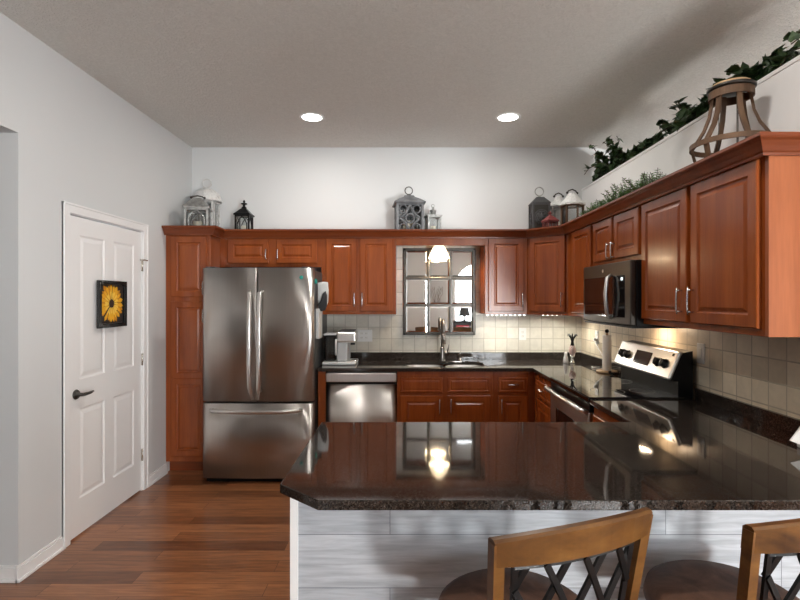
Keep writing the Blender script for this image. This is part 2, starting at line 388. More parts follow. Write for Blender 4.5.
o = struct(f, 'window_2', 'white_paint', 'wide unseen window added for fill light in the adjoining room', 'window')  # added opening, unseen, that lets the side fill light in
MB().box(XE+.06, XE+.065, -2.98, -.22, .37, 2.23).build('window_glass', 'glass', o)
# baseboards: profile with a shoe
def baseboard(name, p, q, nrm):
    d = Vector((q[0]-p[0], q[1]-p[1])); mb = MB()
    for (t, h0, h1) in ((.014, 0, .072), (.009, .072, .088), (.022, 0, .018)):
        a = (p[0], p[1]); c = (q[0]+nrm[0]*t, q[1]+nrm[1]*t)
        mb.box(a[0], c[0], a[1], c[1], h0, h1, .003)
    struct(mb, name, 'white_paint', 'white baseboard', 'baseboard')
baseboard('baseboard_left', (XL, OY1-.022), (XL, D0-.052), (1, 0))
baseboard('baseboard_corner', (XL, D1+.052), (XL, YP-.003), (1, 0))
baseboard('baseboard_hall', (XH, OY1), (XL, OY1), (0, -1))

# the white panelled door in the left wall, its casing, handle and hinges  (local x -> +Y, local -y -> +X)
cs = MB()
CW = .062
cs.box(XL, XL+.016, D0-CW+.012, D0+.012, 0, DZ+.05, .004).box(XL, XL+.016, D1-.012, D1+CW-.012, 0, DZ+.05, .004)
cs.box(XL, XL+.0165, D0-CW+.012, D1+CW-.012, DZ-.012, DZ+.05, .004)
cs.box(XL, XL+.021, D0-CW+.012, D0-CW+.026, 0, DZ+.05, .003).box(XL, XL+.021, D1+CW-.026, D1+CW-.012, 0, DZ+.05, .003).box(XL, XL+.0212, D0-CW+.012, D1+CW-.012, DZ+.036, DZ+.05, .003)
cs.box(XL-.12, XL, D0, D0+.014, 0, DZ).box(XL-.12, XL, D1-.014, D1, 0, DZ).box(XL-.12, XL, D0, D1, DZ-.014, DZ)
struct(cs, 'trim_2', 'white_paint', 'white door casing', 'trim')
dr = tag(bpy.data.objects.new('door_1', None), 'white four-panel door with a dark lever handle', 'door', None, 'structure'); COL.objects.link(dr)
dr.location = (XL-.004, D0+.018, .012); dr.rotation_euler = (0, 0, pi/2)
dw, dh = D1-D0-.036, DZ-.014-.020
def panel_door(mb, x0, x1, z0, z1, t, subs, loops, y=0):
    # slab with sides and back, front split in bands holding raised panels
    mb.add([(x0, y, z0), (x1, y, z0), (x1, y, z1), (x0, y, z1), (x0, y-t, z0), (x1, y-t, z0), (x1, y-t, z1), (x0, y-t, z1)],
           [(0, 3, 2, 1), (0, 1, 5, 4), (1, 2, 6, 5), (2, 3, 7, 6), (3, 0, 4, 7)])
    for (a, bq, c, d) in subs: mb.panel(a, bq, c, d, y-t, loops)
db = MB(); st, mid = .105, .10
xm = dw/2
W_LOOP = lambda l, r_, bt, tp: None
zs = [(.225, .80), (.985, 1.905)]
xs_ = [(st, xm-mid/2), (xm+mid/2, dw-st)]
# front grid of stiles and rails drawn as flat quads, with a moulded panel in each opening
def grid_front(mb, x0, x1, z0, z1, xs, zs, y, loops):
    gx = [x0]+[q for p in xs for q in p]+[x1]; gz = [z0]+[q for p in zs for q in p]+[z1]
    for i in range(len(gx)-1):
        for j in range(len(gz)-1):
            if i % 2 and j % 2: mb.panel(gx[i], gx[i+1], gz[j], gz[j+1], y, loops)
            else: mb.add([(gx[i], y, gz[j]), (gx[i+1], y, gz[j]), (gx[i+1], y, gz[j+1]), (gx[i], y, gz[j+1])], [(0, 1, 2, 3)])
panel_door(db, 0, dw, 0, dh, .035, [], [], .035)
grid_front(db, 0, dw, 0, dh, xs_, zs, 0, [(0, 0), (.010, .007), (.020, .007), (.042, .002)])
db.build('door_slab', 'white_paint', dr, True)
hz = .907-.012
hb = MB().lathe([(0, 0), (.030, 0), (.032, -.004), (.028, -.012), (.012, -.014), (.011, -.045), (0, -.045)], (0, 0, 0), 22, mtx=Matrix.Translation((.068, 0, hz)) @ Matrix.Rotation(-pi/2, 4, 'X') @ Matrix.Scale(1, 4))
hb2 = MB().lathe([(0, 0), (.030, 0), (.032, .004), (.028, .012), (.012, .014), (.011, .05), (0, .05)], (0, 0, 0), 22, mtx=Matrix.Translation((.068, 0, hz)) @ Matrix.Rotation(pi/2, 4, 'X'))
hb2.tube([(.068, -.05, hz), (.10, -.052, hz), (.14, -.05, hz), (.175, -.044, hz+.002)], [.011, .010, .009, .007], 10)
h = hb2.build('door_handle', 'gunmetal', dr, True)
for z in (.27, 1.02, 1.76):
    MB().box(dw-.006, dw+.012, -.006, .003, z-.045, z+.045, .001).cyl((dw+.004, -.008, z-.047), (dw+.004, -.008, z+.047), .006, 10).build('hinge', 'nickel', dr, True)
MB().tube([(dw+.004, -.008, 1.80), (dw+.004, -.03, 1.805), (dw-.035, -.045, 1.80)], .005, 8).cyl((dw-.035, -.045, 1.80), (dw-.035, -.012, 1.80), .007, 8).tube([(dw+.004, -.008, 1.80), (dw+.045, -.028, 1.80)], .005, 8).build('door_stop', 'nickel', dr, True)

# ------------------------------------------------------------------ cabinets
LOOP = [(0, 0), (.052, 0), (.057, .009), (.064, .009), (.088, .001)]
def ldoor(t):
    return [(0, .004), (.0045, 0), (.050, 0), (.053, .006), (.058, .009), (.064, .009), (.078, .001)]
def add_front(root, kind, x0, x1, z0, z1, handle=None, panels=None, mt='cherry', t=.02, hmat='nickel', slab=False):
    mb = MB(); 
    mb.add([(x0, 0, z0), (x1, 0, z0), (x1, 0, z1), (x0, 0, z1), (x0, -t+.004, z0), (x1, -t+.004, z0), (x1, -t+.004, z1), (x0, -t+.004, z1)],
           [(0, 3, 2, 1), (0, 1, 5, 4), (1, 2, 6, 5), (2, 3, 7, 6), (3, 0, 4, 7)])
    lo = ldoor(t)
    if slab: lo = [(0, .004), (.004, 0), (.018, 0), (.021, .003), (.026, .003), (.034, 0)]
    elif min(x1-x0, z1-z0) < .2: lo = [(0, .004), (.0045, 0), (.036, 0), (.039, .006), (.046, .008), (.056, .001)]
    if not panels: mb.panel(x0, x1, z0, z1, -t, lo)
    else:
        for (a, c) in panels: mb.panel(x0, x1, a, c, -t, lo if True else lo)
    o = mb.build(kind, mt, root, True)
    if handle:
        hb = MB(); typ, hx, hz_, L = handle
        if typ == 'v':
            hb.tube([(hx, -t-.026, hz_-L/2), (hx, -t-.028, hz_-L*.3), (hx, -t-.029, hz_), (hx, -t-.028, hz_+L*.3), (hx, -t-.026, hz_+L/2)], [.0036, .0046, .005, .0046, .0036], 8)
            for s in (-1, 1): hb.cyl((hx, -t+.001, hz_+s*L*.40), (hx, -t-.028, hz_+s*L*.40), .0045, 8)
        else:
            hb.tube([(hx-L/2, -t-.006, hz_), (hx-L*.42, -t-.024, hz_), (hx, -t-.03, hz_), (hx+L*.42, -t-.024, hz_), (hx+L/2, -t-.006, hz_)], .0055, 8)
            for s in (-1, 1): hb.cyl((hx+s*L*.40, -t+.001, hz_), (hx+s*L*.40, -t-.026, hz_), .0045, 8)
        hb.build('handle', hmat, o, True)
    return o
def cabinet(name, label, loc, rot, wd, dp, z0, z1, toe=False, hollow=False, cat='cabinet', group=None):
    r = thing(name, label, cat, loc, rot, group)
    a, c = z0-loc[2], z1-loc[2]
    f = MB(); t0 = a+.10 if toe else a
    f.box(0, wd, 0, .02, t0, c, .0015).build('face_frame', 'cherry', r, True)
    bd = MB()
    if hollow:
        bd.box(0, .018, .02, dp, t0, c).box(wd-.018, wd, .02, dp, t0, c).box(.018, wd-.018, .02, dp, t0, t0+.018).box(.018, wd-.018, dp-.012, dp, t0, c)
    else: bd.box(0, wd, .02, dp, t0, c)
    bd.build('carcass', 'cherry', r, True)
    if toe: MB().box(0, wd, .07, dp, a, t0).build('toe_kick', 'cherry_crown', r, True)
    return r

# --- uppers on the back wall (local x = world x)
G = .008
PR = -1.682
r = cabinet('pantry_cabinet', 'tall cherry pantry cabinet between the white door wall and the refrigerator', (XL+.002, YP, 0), 0, PR-XL-.002, YB-YP-.004, 0, UT, toe=True)
pw = PR-XL-.002
add_front(r, 'door', .05, pw-.028, 1.525, 2.045, ('v', pw-.05, 1.60, .12))
add_front(r, 'door', .05, pw-.028, .15, 1.485, ('v', pw-.05, 1.36, .12), [(.15, .82), (.82, 1.485)])
ox0, ox1 = PR+.001, -.762
r = cabinet('wall_cabinet', 'short wide cherry cabinet above the stainless refrigerator', (ox0, YU, 1.795), 0, ox1-ox0, YB-YU-.003, 1.795, UT)
ow = ox1-ox0
add_front(r, 'door', .075, .445, .035, .255, ('v', .427, .115, .10)); add_front(r, 'door', .515, .885, .035, .255, ('v', .533, .115, .10))
ux0, ux1 = -.761, -.083
r = cabinet('wall_cabinet', 'two-door cherry wall cabinet above the coffee maker', (ux0, YU, UB), 0, ux1-ux0, YB-YU-.003, UB, UT)
uw = ux1-ux0
add_front(r, 'door', .045, .325, .03, .69, ('v', .303, .135, .13)); add_front(r, 'door', .352, .648, .03, .69, ('v', .374, .135, .13))
sx0, sx1 = .728, 1.109
r = cabinet('wall_cabinet', 'single-door cherry wall cabinet right of the sink mirror', (sx0, YU, UB), 0, sx1-sx0, YB-YU-.003, UB, UT)
add_front(r, 'door', .028, .352, .03, .69, ('v', .330, .135, .13))
# diagonal corner cabinet
r = thing('corner_cabinet', 'diagonal cherry corner wall cabinet with one door under the lanterns', 'cabinet', (1.11, YU, UB), -pi/4)
dg = hypot(XU-1.11, .28)
MB().box(0, dg, 0, .02, 0, UT-UB, .0015).build('face_frame', 'cherry', r, True)
add_front(r, 'door', .035, dg-.02, .03, .69, ('v', dg-.042, .135, .13))
bd = MB(); poly = [(1.11, YU+.0283), (XU+.0283, YD), (XR-.003, YD), (XR-.003, YB-.003), (1.11, YB-.003)]
loc = []
ca_, sa_ = cos(pi/4), sin(pi/4)
for (px, py) in poly:
    dx, dy = px-1.11, py-YU; loc.append((dx*ca_-dy*sa_, dx*sa_+dy*ca_))
bd.prism(loc, 'Z', 0, UT-UB).build('carcass', 'cherry', r, True)
# uppers on the right wall (local x runs towards the camera)
RR = -pi/2
UD = XR-XU-.003
r = cabinet('wall_cabinet', 'narrow cherry wall cabinet between corner cabinet and microwave', (XU, YD-.001, UB), RR, YD-.001-RF-.001, UD, UB, UT)
add_front(r, 'door', .145, .555, .03, .69)
r = cabinet('wall_cabinet', 'small two-door cherry cabinet directly above the microwave', (XU, RF, 1.742), RR, RF-RN, UD, 1.742, UT)
add_front(r, 'door', .04, .368, .03, .31, ('v', .345, .085, .11)); add_front(r, 'door', .395, .74, .03, .31, ('v', .418, .085, .11))
EN = 1.89
r = cabinet('wall_cabinet', 'large two-door cherry wall cabinet at the near right end', (XU, RN-.001, UB), RR, RN-.001-EN-.019, UD, UB, UT)
add_front(r, 'door', .012, .470, .03, .69, ('v', .436, .135, .13)); add_front(r, 'door', .508, .955, .03, .69, ('v', .531, .135, .13))
tag(MB().box(RN-.001-EN-.019, RN-.001-EN, -.001, UD, 0, UT-UB, .0015).build('side_panel', 'cherry_lit', r, True), 'orange end panel facing the room, daylight painted in as a paler tone')

# crown molding swept round all the uppers
def sweep(mb, path, prof):
    n = len(path); rows = []
    for i, p in enumerate(path):
        ds = []
        if i > 0: ds.append((Vector(path[i])-Vector(path[i-1])).normalized())
        if i < n-1: ds.append((Vector(path[i+1])-Vector(path[i])).normalized())
        ns = [Vector((d.y, -d.x)) for d in ds]
        if len(ns) == 1: off = ns[0]
        else:
            off = (ns[0]+ns[1]).normalized(); off = off/off.dot(ns[0])
        rows.append([(p[0]+off.x*o, p[1]+off.y*o, z) for o, z in prof])
    m = len(prof); vs = [q for r_ in rows for q in r_]; fs = []
    for i in range(n-1):
        for j in range(m):
            j2 = (j+1) % m; fs.append((i*m+j, (i+1)*m+j, (i+1)*m+j2, i*m+j2))
    fs.append(tuple(range(m))); fs.append(tuple((n-1)*m+j for j in range(m))[::-1])
    mb.add(vs, fs)
cr = MB()
cpath = [(XL+.002, YP-.021), (PR+.021, YP-.021), (PR+.021, YU-.021), (1.101, YU-.021), (XU-.021, YD-.009), (XU-.021, EN-.003), (XR-.008, EN-.003)]
cprof = [(0, 2.056), (.012, 2.056), (.014, 2.066), (.020, 2.072), (.028, 2.088), (.040, 2.106), (.050, 2.113), (.054, 2.119), (.054, 2.131), (0, 2.131)]
sweep(cr, cpath, cprof)
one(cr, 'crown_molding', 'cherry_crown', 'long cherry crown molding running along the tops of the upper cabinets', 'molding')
# valance board and shelf between the two cabinets above the mirror
r = thing('valance', 'cherry valance board bridging the cabinets above the mirror', 'valance', (ux1, YU, 1.985))
MB().box(ux1+.001, sx0-.001, YU, YU+.02, 1.992, UT, .002).build('board', 'cherry', r)
MB().box(ux1+.001, sx0-.001, YU+.02, YB-.003, 2.067, UT).build('shelf', 'cherry', r)

# --- base cabinets along the back wall
BD = YB-YF-.02
r = thing('end_panel', 'narrow cherry end panel between refrigerator and dishwasher', 'panel', (-.738, YF, 0))
MB().box(-.738, -.672, YF, YB-.01, 0, CB, .001).build('panel', 'cherry', r)
r = cabinet('base_cabinet', 'cherry sink base cabinet with two doors below the steel sink', (-.068, YF, 0), 0, .816, BD, 0, CB, toe=True, hollow=True)
for a, c, hx in ((.028, .385, .36), (.43, .79, .455)):
    add_front(r, 'false_drawer', a, c, .715, .845, slab=True)
    add_front(r, 'door', a, c, .13, .69, ('v', hx, .60, .13))
r = cabinet('base_cabinet', 'narrow cherry drawer base right of the sink cabinet', (.749, YF, 0), 0, .30, BD, 0, CB, toe=True)
add_front(r, 'drawer', .04, .285, .715, .845, ('h', .165, .785, .09), slab=True); add_front(r, 'door', .04, .285, .13, .69, ('v', .065, .60, .13))
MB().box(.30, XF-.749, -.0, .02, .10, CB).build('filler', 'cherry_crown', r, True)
RBD = XR-XF-.02
r = cabinet('base_cabinet', 'cherry corner base cabinet between sink run and range', (XF, YF-.001, 0), RR, YF-.001-RF-.003, RBD, 0, CB, toe=True)
add_front(r, 'drawer', .10, .52, .715, .845, ('h', .30, .785, .09), slab=True); add_front(r, 'door', .10, .52, .13, .69)
r = cabinet('base_cabinet', 'cherry base cabinet between the range and the peninsula', (XF, RN-.003, 0), RR, RN-.003-2.345, RBD, 0, CB, toe=True)
add_front(r, 'drawer', .03, .50, .715, .845, ('h', .26, .785, .09), slab=True); add_front(r, 'door', .03, .50, .13, .69)

# --- granite worktops
def slab(name, outline, hole, label, z0=CB, z1=CT):
    bm = bmesh.new(); edges = []
    for lp in [outline]+([hole] if hole else []):
        vs = [bm.verts.new((x, y, z1)) for x, y in lp]
        for k in range(len(vs)): edges.append(bm.edges.new((vs[k], vs[(k+1) % len(vs)])))
    bmesh.ops.triangle_fill(bm, use_beauty=True, use_dissolve=False, edges=edges)
    bmesh.ops.dissolve_limit(bm, angle_limit=.01, verts=bm.verts, edges=bm.edges) if not hole else None
    ret = bmesh.ops.extrude_face_region(bm, geom=list(bm.faces))
    for v in [g for g in ret['geom'] if isinstance(g, bmesh.types.BMVert)]: v.co.z = z0
    bmesh.ops.recalc_face_normals(bm, faces=bm.faces)
    es = [e for e in bm.edges if len(e.link_faces) == 2 and e.calc_face_angle(0) > .9]
    bmesh.ops.bevel(bm, geom=es, offset=.003, segments=2, affect='EDGES', profile=.5)
    r = thing(name, label, 'countertop', (outline[0][0], outline[0][1], z0))
    mb = MB(); mb.bm(bm); mb.build('worktop', 'granite', r); return r
CE = 1.075; CFY = 4.165
sink = (.015, .70, 4.245, 4.60)
hole = rrect(*sink, .09)
r = slab('countertop', [(-.742, CFY), (CE, CFY), (CE, RF+.002), (XR-.011, RF+.002), (XR-.011, YB-.011), (-.742, YB-.011)], hole, 'dark granite countertop holding the sink along the back wall')
bs = MB().box(-.742, XR-.011, YB-.031, YB-.011, CT+.0003, .99, .002).box(XR-.031, XR-.011, RF+.002, YB-.0312, CT+.0003, .99, .002)
bs.build('backsplash_strip', 'granite', r)
PX = -.397
r = slab('peninsula_countertop', [(PX, 1.571), (-.254, 1.443), (XR-.011, 1.443), (XR-.011, RN-.002), (CE, RN-.002), (CE, 2.357), (PX, 2.357)], None, 'large glossy dark granite peninsula countertop in the foreground')
MB().box(XR-.031, XR-.011, 1.443, RN-.002, CT+.0003, .99, .002).build('backsplash_strip', 'granite', r)

# --- tiled splash
struct(MB().box(-.757, XR, YB-.008, YB, CT, 1.37).box(ux1+.003, sx0-.003, YB-.008, YB, 1.37, 2.06), 'wall_back_tile', 'tile_back', 'beige stone tile on the back wall', 'tile')
struct(MB().box(XR-.008, XR, 1.12, YB-.008, CT-.03, 1.42), 'wall_right_tile', 'tile_side', 'beige stone tile on the right wall', 'tile')

# --- peninsula base
PF = 1.67
r = thing('kitchen_peninsula', 'kitchen peninsula clad in whitewashed wood planks under granite top', 'peninsula', (.6, 2.0, 0))
MB().box(-.372, XR-.004, PF+.012, 2.32, .0, CB-.0005).build('body', 'cherry', r)
MB().box(-.360, XR-.004, PF, PF+.012, .0, CB-.001).build('plank_panel', 'plank_panel', r)
tag(MB().box(-.387, -.360, PF-.007, PF+.03, 0, CB-.001, .002).build('corner_trim', 'white_paint', r), 'white corner trim')
for k in range(3):
    x0 = -.35+k*.46
    mb = MB(); rr_ = MB()
    mb.box(x0+.02, x0+.44, 2.32, 2.338, .12, .86, .002).build('cupboard_front', 'cherry', r)

# ------------------------------------------------------------------ appliances
# refrigerator
FX0, FX1, FY = -1.657, -.749, 4.03
r = thing('refrigerator', 'stainless french-door refrigerator with bottom freezer beside the pantry cabinet', 'refrigerator', ((FX0+FX1)/2, 4.4, 0))
MB().box(FX0+.004, FX1-.004, FY+.075, YB-.03, .03, 1.745, .006).build('body', 'dark_grey', r)
def bowed(x0, x1, z0, z1, bx0, bx1):
    pts = []; ts = [k/10 for k in range(11)]+[.02, .04, .07, .15, .85, .93, .96, .98]
    for t in sorted(set(ts)):
        x = x0+(x1-x0)*t; u = (x-bx0)/(bx1-bx0)*2-1; d = max(0, .06-min(x-bx0, bx1-x))
        e = max(0, .008-min(x-x0, x1-x))
        pts.append((x, FY+.012*u*u+3.2*d*d+e*.9))
    pts += [(x1, FY+.07), (x0, FY+.07)]
    return MB().prism(pts, 'Z', z0, z1, smooth=True)
xm = (FX0+FX1)/2
for (a, c, hx) in ((FX0, xm-.004, xm-.048), (xm+.004, FX1, xm+.030)):
    d = bowed(a, c, .672, 1.760, FX0, FX1).build('fridge_door', 'steel', r)
    hb = MB(); s = -1 if hx < xm else 1
    pts = [(hx+s*.010, FY-.004, 1.575), (hx, FY-.048, 1.555), (hx, FY-.062, 1.30), (hx, FY-.064, 1.0), (hx-s*.004, FY-.058, .80), (hx-s*.020, FY-.030, .695)]
    hb.tube(pts, [.012, .015, .016, .016, .016, .011], 12, 0, 1.25)
    for z in (1.54, .76): hb.cyl((hx, FY-.055, z), (hx, FY+.008, z), .009, 10)
    hb.build('handle', 'bright_steel', d)
d = bowed(FX0, FX1, .045, .655, FX0, FX1).build('freezer_drawer', 'steel', r)
hb = MB(); hz = .605
hb.tube([(-1.575, FY-.01, hz), (-1.56, FY-.045, hz), (-1.38, FY-.060, hz-.006), (xm, FY-.064, hz-.008), (-1.02, FY-.060, hz-.006), (-.85, FY-.045, hz), (-.835, FY-.01, hz)], [.012, .015, .016, .016, .016, .015, .012], 12, 0, .8)
for x in (-1.55, -.86): hb.cyl((x, FY-.045, hz), (x, FY+.012, hz), .010, 10)
hb.build('handle', 'bright_steel', d)
MB().box(FX0+.02, FX1-.02, FY+.06, FY+.10, 0, .045).build('base_grille', 'black', r)
for x in (FX0+.06, FX1-.06): MB().box(x-.04, x+.04, FY+.03, FY+.14, 1.7455, 1.772, .004).build('hinge_cover', 'dark_grey', r)
# magnets and things hanging on the side of the refrigerator
one(MB().lathe([(0, 0), (.016, 0), (.016, .004), (.010, .007), (0, .007)], (0, 0, 0), 14, mtx=Matrix.Translation((-.845, FY+.0075, 1.683)) @ Matrix.Rotation(pi/2, 4, 'X')), 'fridge_magnet', 'teal', 'small teal magnet on the right fridge door', 'magnet', (-.845, FY, 1.683))
one(MB().lathe([(0, 0), (.022, 0), (.022, .01), (.010, .016), (0, .016)], (0, 0, 0), 14, mtx=Matrix.Translation((-.753, 4.16, 1.655)) @ Matrix.Rotation(pi/2, 4, 'Y')), 'fridge_magnet', 'teal', 'green magnet clip on the dark side of the refrigerator', 'magnet', (-.753, 4.16, 1.655))
r = thing('oven_mitt', 'grey and black oven mitt hanging on the side of the refrigerator', 'oven mitt', (-.72, 4.25, 1.40))
mt_pts = []
def lump(prof, yc, th, x0):  # rounded pad in the X-Z plane
    mb = MB(); n = len(prof); cxm = sum(p[0] for p in prof)/n; czm = sum(p[1] for p in prof)/n
    lay = [(-th/2, .80), (-th*.35, .96), (0, 1), (th*.35, .96), (th/2, .80)]
    vs = [(cxm+(x-cxm)*s, yc+dy, czm+(z-czm)*s) for dy, s in lay for x, z in prof]; fs = []
    for i in range(4):
        for k in range(n): fs.append((i*n+k, i*n+(k+1) % n, (i+1)*n+(k+1) % n, (i+1)*n+k))
    fs.append(tuple(range(n))); fs.append(tuple(4*n+k for k in range(n))[::-1]); mb.add(vs, fs, 0, True); return mb
lump([(-.75, 1.645), (-.70, 1.655), (-.662, 1.65), (-.655, 1.58), (-.66, 1.48), (-.675, 1.435), (-.71, 1.415), (-.735, 1.43), (-.748, 1.50)], 4.25, .05, 0).build('cuff', 'towel', r)
lump([(-.675, 1.575), (-.664, 1.54), (-.664, 1.45), (-.68, 1.41), (-.715, 1.40), (-.735, 1.42), (-.745, 1.455), (-.72, 1.49), (-.70, 1.555)], 4.215, .04, 0).build('palm', 'felt', r)
one(MB().box(-.7525, -.722, 4.16, 4.33, 1.17, 1.425, .006), 'dish_towel', 'towel', 'white towel hanging below the mitt on the refrigerator side', 'towel', (-.74, 4.24, 1.17))

# dishwasher
DX0, DX1 = -.669, -.071
r = thing('dishwasher', 'stainless dishwasher under the counter left of the sink', 'dishwasher', ((DX0+DX1)/2, 4.45, 0))
MB().box(DX0+.005, DX1-.005, YF+.01, YB-.06, .10, CB-.012).build('tub', 'dark_grey', r)
MB().prism([(DX0+(DX1-DX0)*k/12, YF-.008-.016*(1-(k/6-1)**2)) for k in range(13)]+[(DX1, YF+.01), (DX0, YF+.01)], 'Z', .115, .785, smooth=True).build('door', 'steel', r)
c = MB().box(DX0, DX1, YF-.024, YF+.01, .805, CB-.015, .006).build('control_panel', 'bright_steel', r)
MB().box(DX0+.01, DX1-.01, YF-.005, YF+.01, .785, .805).build('handle_recess', 'black', r)
MB().box(DX1-.09, DX1-.07, YF-.0228, YF-.0215, .845, .853).build('indicator', 'display', c)
MB().box(DX0+.01, DX1-.01, YF+.04, YF+.10, 0, .10).build('toe_kick', 'black', r)

# range
r = thing('range', 'freestanding stainless and black electric range against the right wall', 'range', (1.40, (RN+RF)/2, 0))
RX = 1.105
MB().box(RX, XR-.04, RN, RF, .02, .905, .003).build('body', 'black', r)
MB().box(RX-.035, XR-.04, RN, RF, .905, .936, .006).build('cooktop', 'black_glass', r)
d = MB().box(RX-.035, RX-.001, RN+.008, RF-.008, .215, .845, .008).build('oven_door', 'steel', r)
MB().box(RX-.037, RX-.033, RN+.14, RF-.14, .30, .74, .001).build('oven_window', 'black_glass', d)
hb = MB().tube([(RX-.03, RF-.02, .838), (RX-.075, RF-.035, .858), (RX-.092, (RN+RF)/2, .862), (RX-.075, RN+.035, .858), (RX-.03, RN+.02, .838)], .015, 12)
hb.build('handle', 'bright_steel', d)
MB().box(RX-.03, RX-.001, RN+.004, RF-.004, .850, .902, .004).build('vent_trim', 'black', r)
dd = MB().box(RX-.03, RX-.001, RN+.008, RF-.008, .05, .205, .008).build('storage_drawer', 'steel', r)
# tilted backguard: profile in X-Z extruded along Y
bgx = XR-.042
MB().prism([(bgx-.085, .936), (bgx-.085, 1.03), (bgx-.125, 1.03), (bgx-.055, 1.195), (bgx, 1.205), (bgx, .936)], 'Y', RN+.001, RF-.001).build('backguard', 'black', r)
ang = atan2(.07, .165)
up = Vector((sin(ang), 0, cos(ang))); out = Vector((-cos(ang), 0, sin(ang)))
base = Vector((bgx-.125, 0, 1.03))
def bgpt(y, u, o): q = base+up*u+out*o; return Vector((q.x, y, q.z))
def bgmat(y, u, o):
    mt = Matrix(((0, up.x, out.x, 0), (-1, up.y, out.y, 0), (0, up.z, out.z, 0), (0, 0, 0, 1))); mt.translation = bgpt(y, u, o); return mt
cw = (RF-RN)/2; ym = (RN+RF)/2
fp = MB().box(-cw+.002, cw-.002, .002, .178, 0, .022, .008, mtx=bgmat(ym, 0, .0005)).build('control_fascia', 'bright_steel', r)
MB().box(-.105, .105, .045, .135, .0005, .003, .001, mtx=bgmat(ym, 0, .0225)).build('display', 'display', fp)
for y in (ym+.285, ym+.205, ym-.205, ym-.285):
    k = MB().lathe([(0, 0), (.030, 0), (.031, .004), (.026, .010), (.022, .026), (.018, .029), (0, .029)], (0, 0, 0), 20, mtx=bgmat(y, .088, .0225))
    k.box(-.004, .004, -.022, .022, .028, .033, .001, mtx=bgmat(y, .088, .0225)); k.build('knob', 'black', fp)
MB().box(-.012, .012, -.008, .008, 0, .001, mtx=bgmat(ym-.335, .150, .0225)).build('badge', 'display', fp)
for (x, y, rad) in ((1.26, RN+.2, .10), (1.26, RF-.2, .085), (1.48, RN+.2, .075), (1.48, RF-.2, .095)):
    MB().lathe([(rad-.003, .9362), (rad, .9364), (rad+.003, .9362)], (x, y, 0), 36, cap=False).build('burner_ring', 'dark_grey', r)

# microwave over the range
MX = 1.315
MZ0, MZ1 = 1.342, 1.738
r = thing('microwave', 'slate over-the-range microwave with black glass door above the range', 'microwave', (1.52, (RN+RF)/2, MZ0))
MB().box(MX+.035, XR-.012, RN+.002, RF-.002, MZ0+.004, MZ1, .003).build('body', 'black', r)
d = MB().box(MX, MX+.033, RN+.002, RF-.002, MZ0+.012, MZ1, .006).build('front_panel', 'slate_steel', r)
MB().box(MX-.002, MX+.002, RN+.245, RF-.035, MZ0+.055, MZ1-.085, .001).build('door_window', 'black_glass', d)
c = MB().box(MX-.002, MX+.002, RN+.075, RN+.235, MZ0+.055, MZ1-.085, .001).build('control_pad', 'black_glass', d)
MB().box(MX-.003, MX-.0015, RN+.10, RN+.125, MZ1-.115, MZ1-.098).build('clock', 'small_display', c)
hy = RN+.262
MB().tube([(MX-.005, hy, MZ1-.075), (MX-.030, hy, MZ1-.095), (MX-.042, hy, (MZ0+MZ1)/2), (MX-.030, hy, MZ0+.065), (MX-.005, hy, MZ0+.045)], [.009, .011, .012, .011, .009], 12, 0, 1.1).build('handle', 'bright_steel', d)
MB().box(MX+.01, XR-.012, RN+.002, RF-.002, MZ0-.004, MZ0+.004).build('vent_plate', 'black', r)
MB().lathe([(0, 0), (.012, 0), (.012, .0015), (0, .0015)], (0, 0, 0), 14, mtx=Matrix.Translation((MX-.001, ym+.02, MZ1-.045)) @ Matrix.Rotation(-pi/2, 4, 'Y')).build('badge', 'bright_steel', d)
MB().box(1.54, 1.62, RN+.34, RN+.38, MZ0-.0055, MZ0-.0035).build('light_lens', 'hood_lens', r)
area('hood_light', (1.58-1.52, RN+.36-(RN+RF)/2, -.012), (0, R(-20), 0), .08, .05, 1.7, (1, .70, .44), r)

# ------------------------------------------------------------------ sink, faucet, mirror, lights
r = thing('sink', 'double-bowl stainless undermount sink in the back countertop', 'sink', (.357, 4.42, .70))
def bowl(x0, x1):
    mb = MB(); y0, y1 = sink[2], sink[3]
    lv = [(-.002, CB-.001), (.004, CB-.02), (.012, CB-.16), (.04, CB-.19)]
    rings = [rrect(x0+i, x1-i, y0+i, y1-i, max(.03, .085-i)) for i, z in lv]; n = len(rings[0])
    vs = [(x, y, z) for rg, (i, z) in zip(rings, lv) for x, y in rg]; fs = []
    for a in range(len(lv)-1):
        for k in range(n): fs.append((a*n+k, a*n+(k+1) % n, (a+1)*n+(k+1) % n, (a+1)*n+k))
    fs.append(tuple((len(lv)-1)*n+k for k in range(n))); mb.add(vs, fs, 0, True)
    mb.lathe([(0, CB-.1885), (.04, CB-.1885), (.042, CB-.187), (.03, CB-.1868), (0, CB-.188)], ((x0+x1)/2, (y0+y1)/2, 0), 20)
    return mb
bowl(sink[0], .345).build('bowl', 'bright_steel', r); bowl(.370, sink[1]).build('bowl', 'bright_steel', r)
MB().box(.337, .378, sink[2]+.03, sink[3]-.03, CB-.03, CB-.012, .006).build('divider', 'bright_steel', r)
FXX, FYY = .352, 4.665
r = thing('faucet', 'tall brushed nickel pull-down faucet behind the sink', 'faucet', (FXX, FYY, CT))
MB().lathe([(0, 0), (.030, 0), (.030, .006), (.024, .014), (.021, .03), (.021, .11), (.018, .13), (0, .13)], (FXX, FYY, CT+.0005), 22).build('base', 'dark_nickel', r)
sp = [(FXX, FYY, CT+.12), (FXX, FYY, CT+.28)]+[(FXX, FYY-.085*(1-cos(t*pi/10)), CT+.30+.085*sin(t*pi/10)) for t in range(0, 11)]+[(FXX, FYY-.172, CT+.26)]
MB().tube(sp, .0135, 12).build('spout', 'dark_nickel', r)
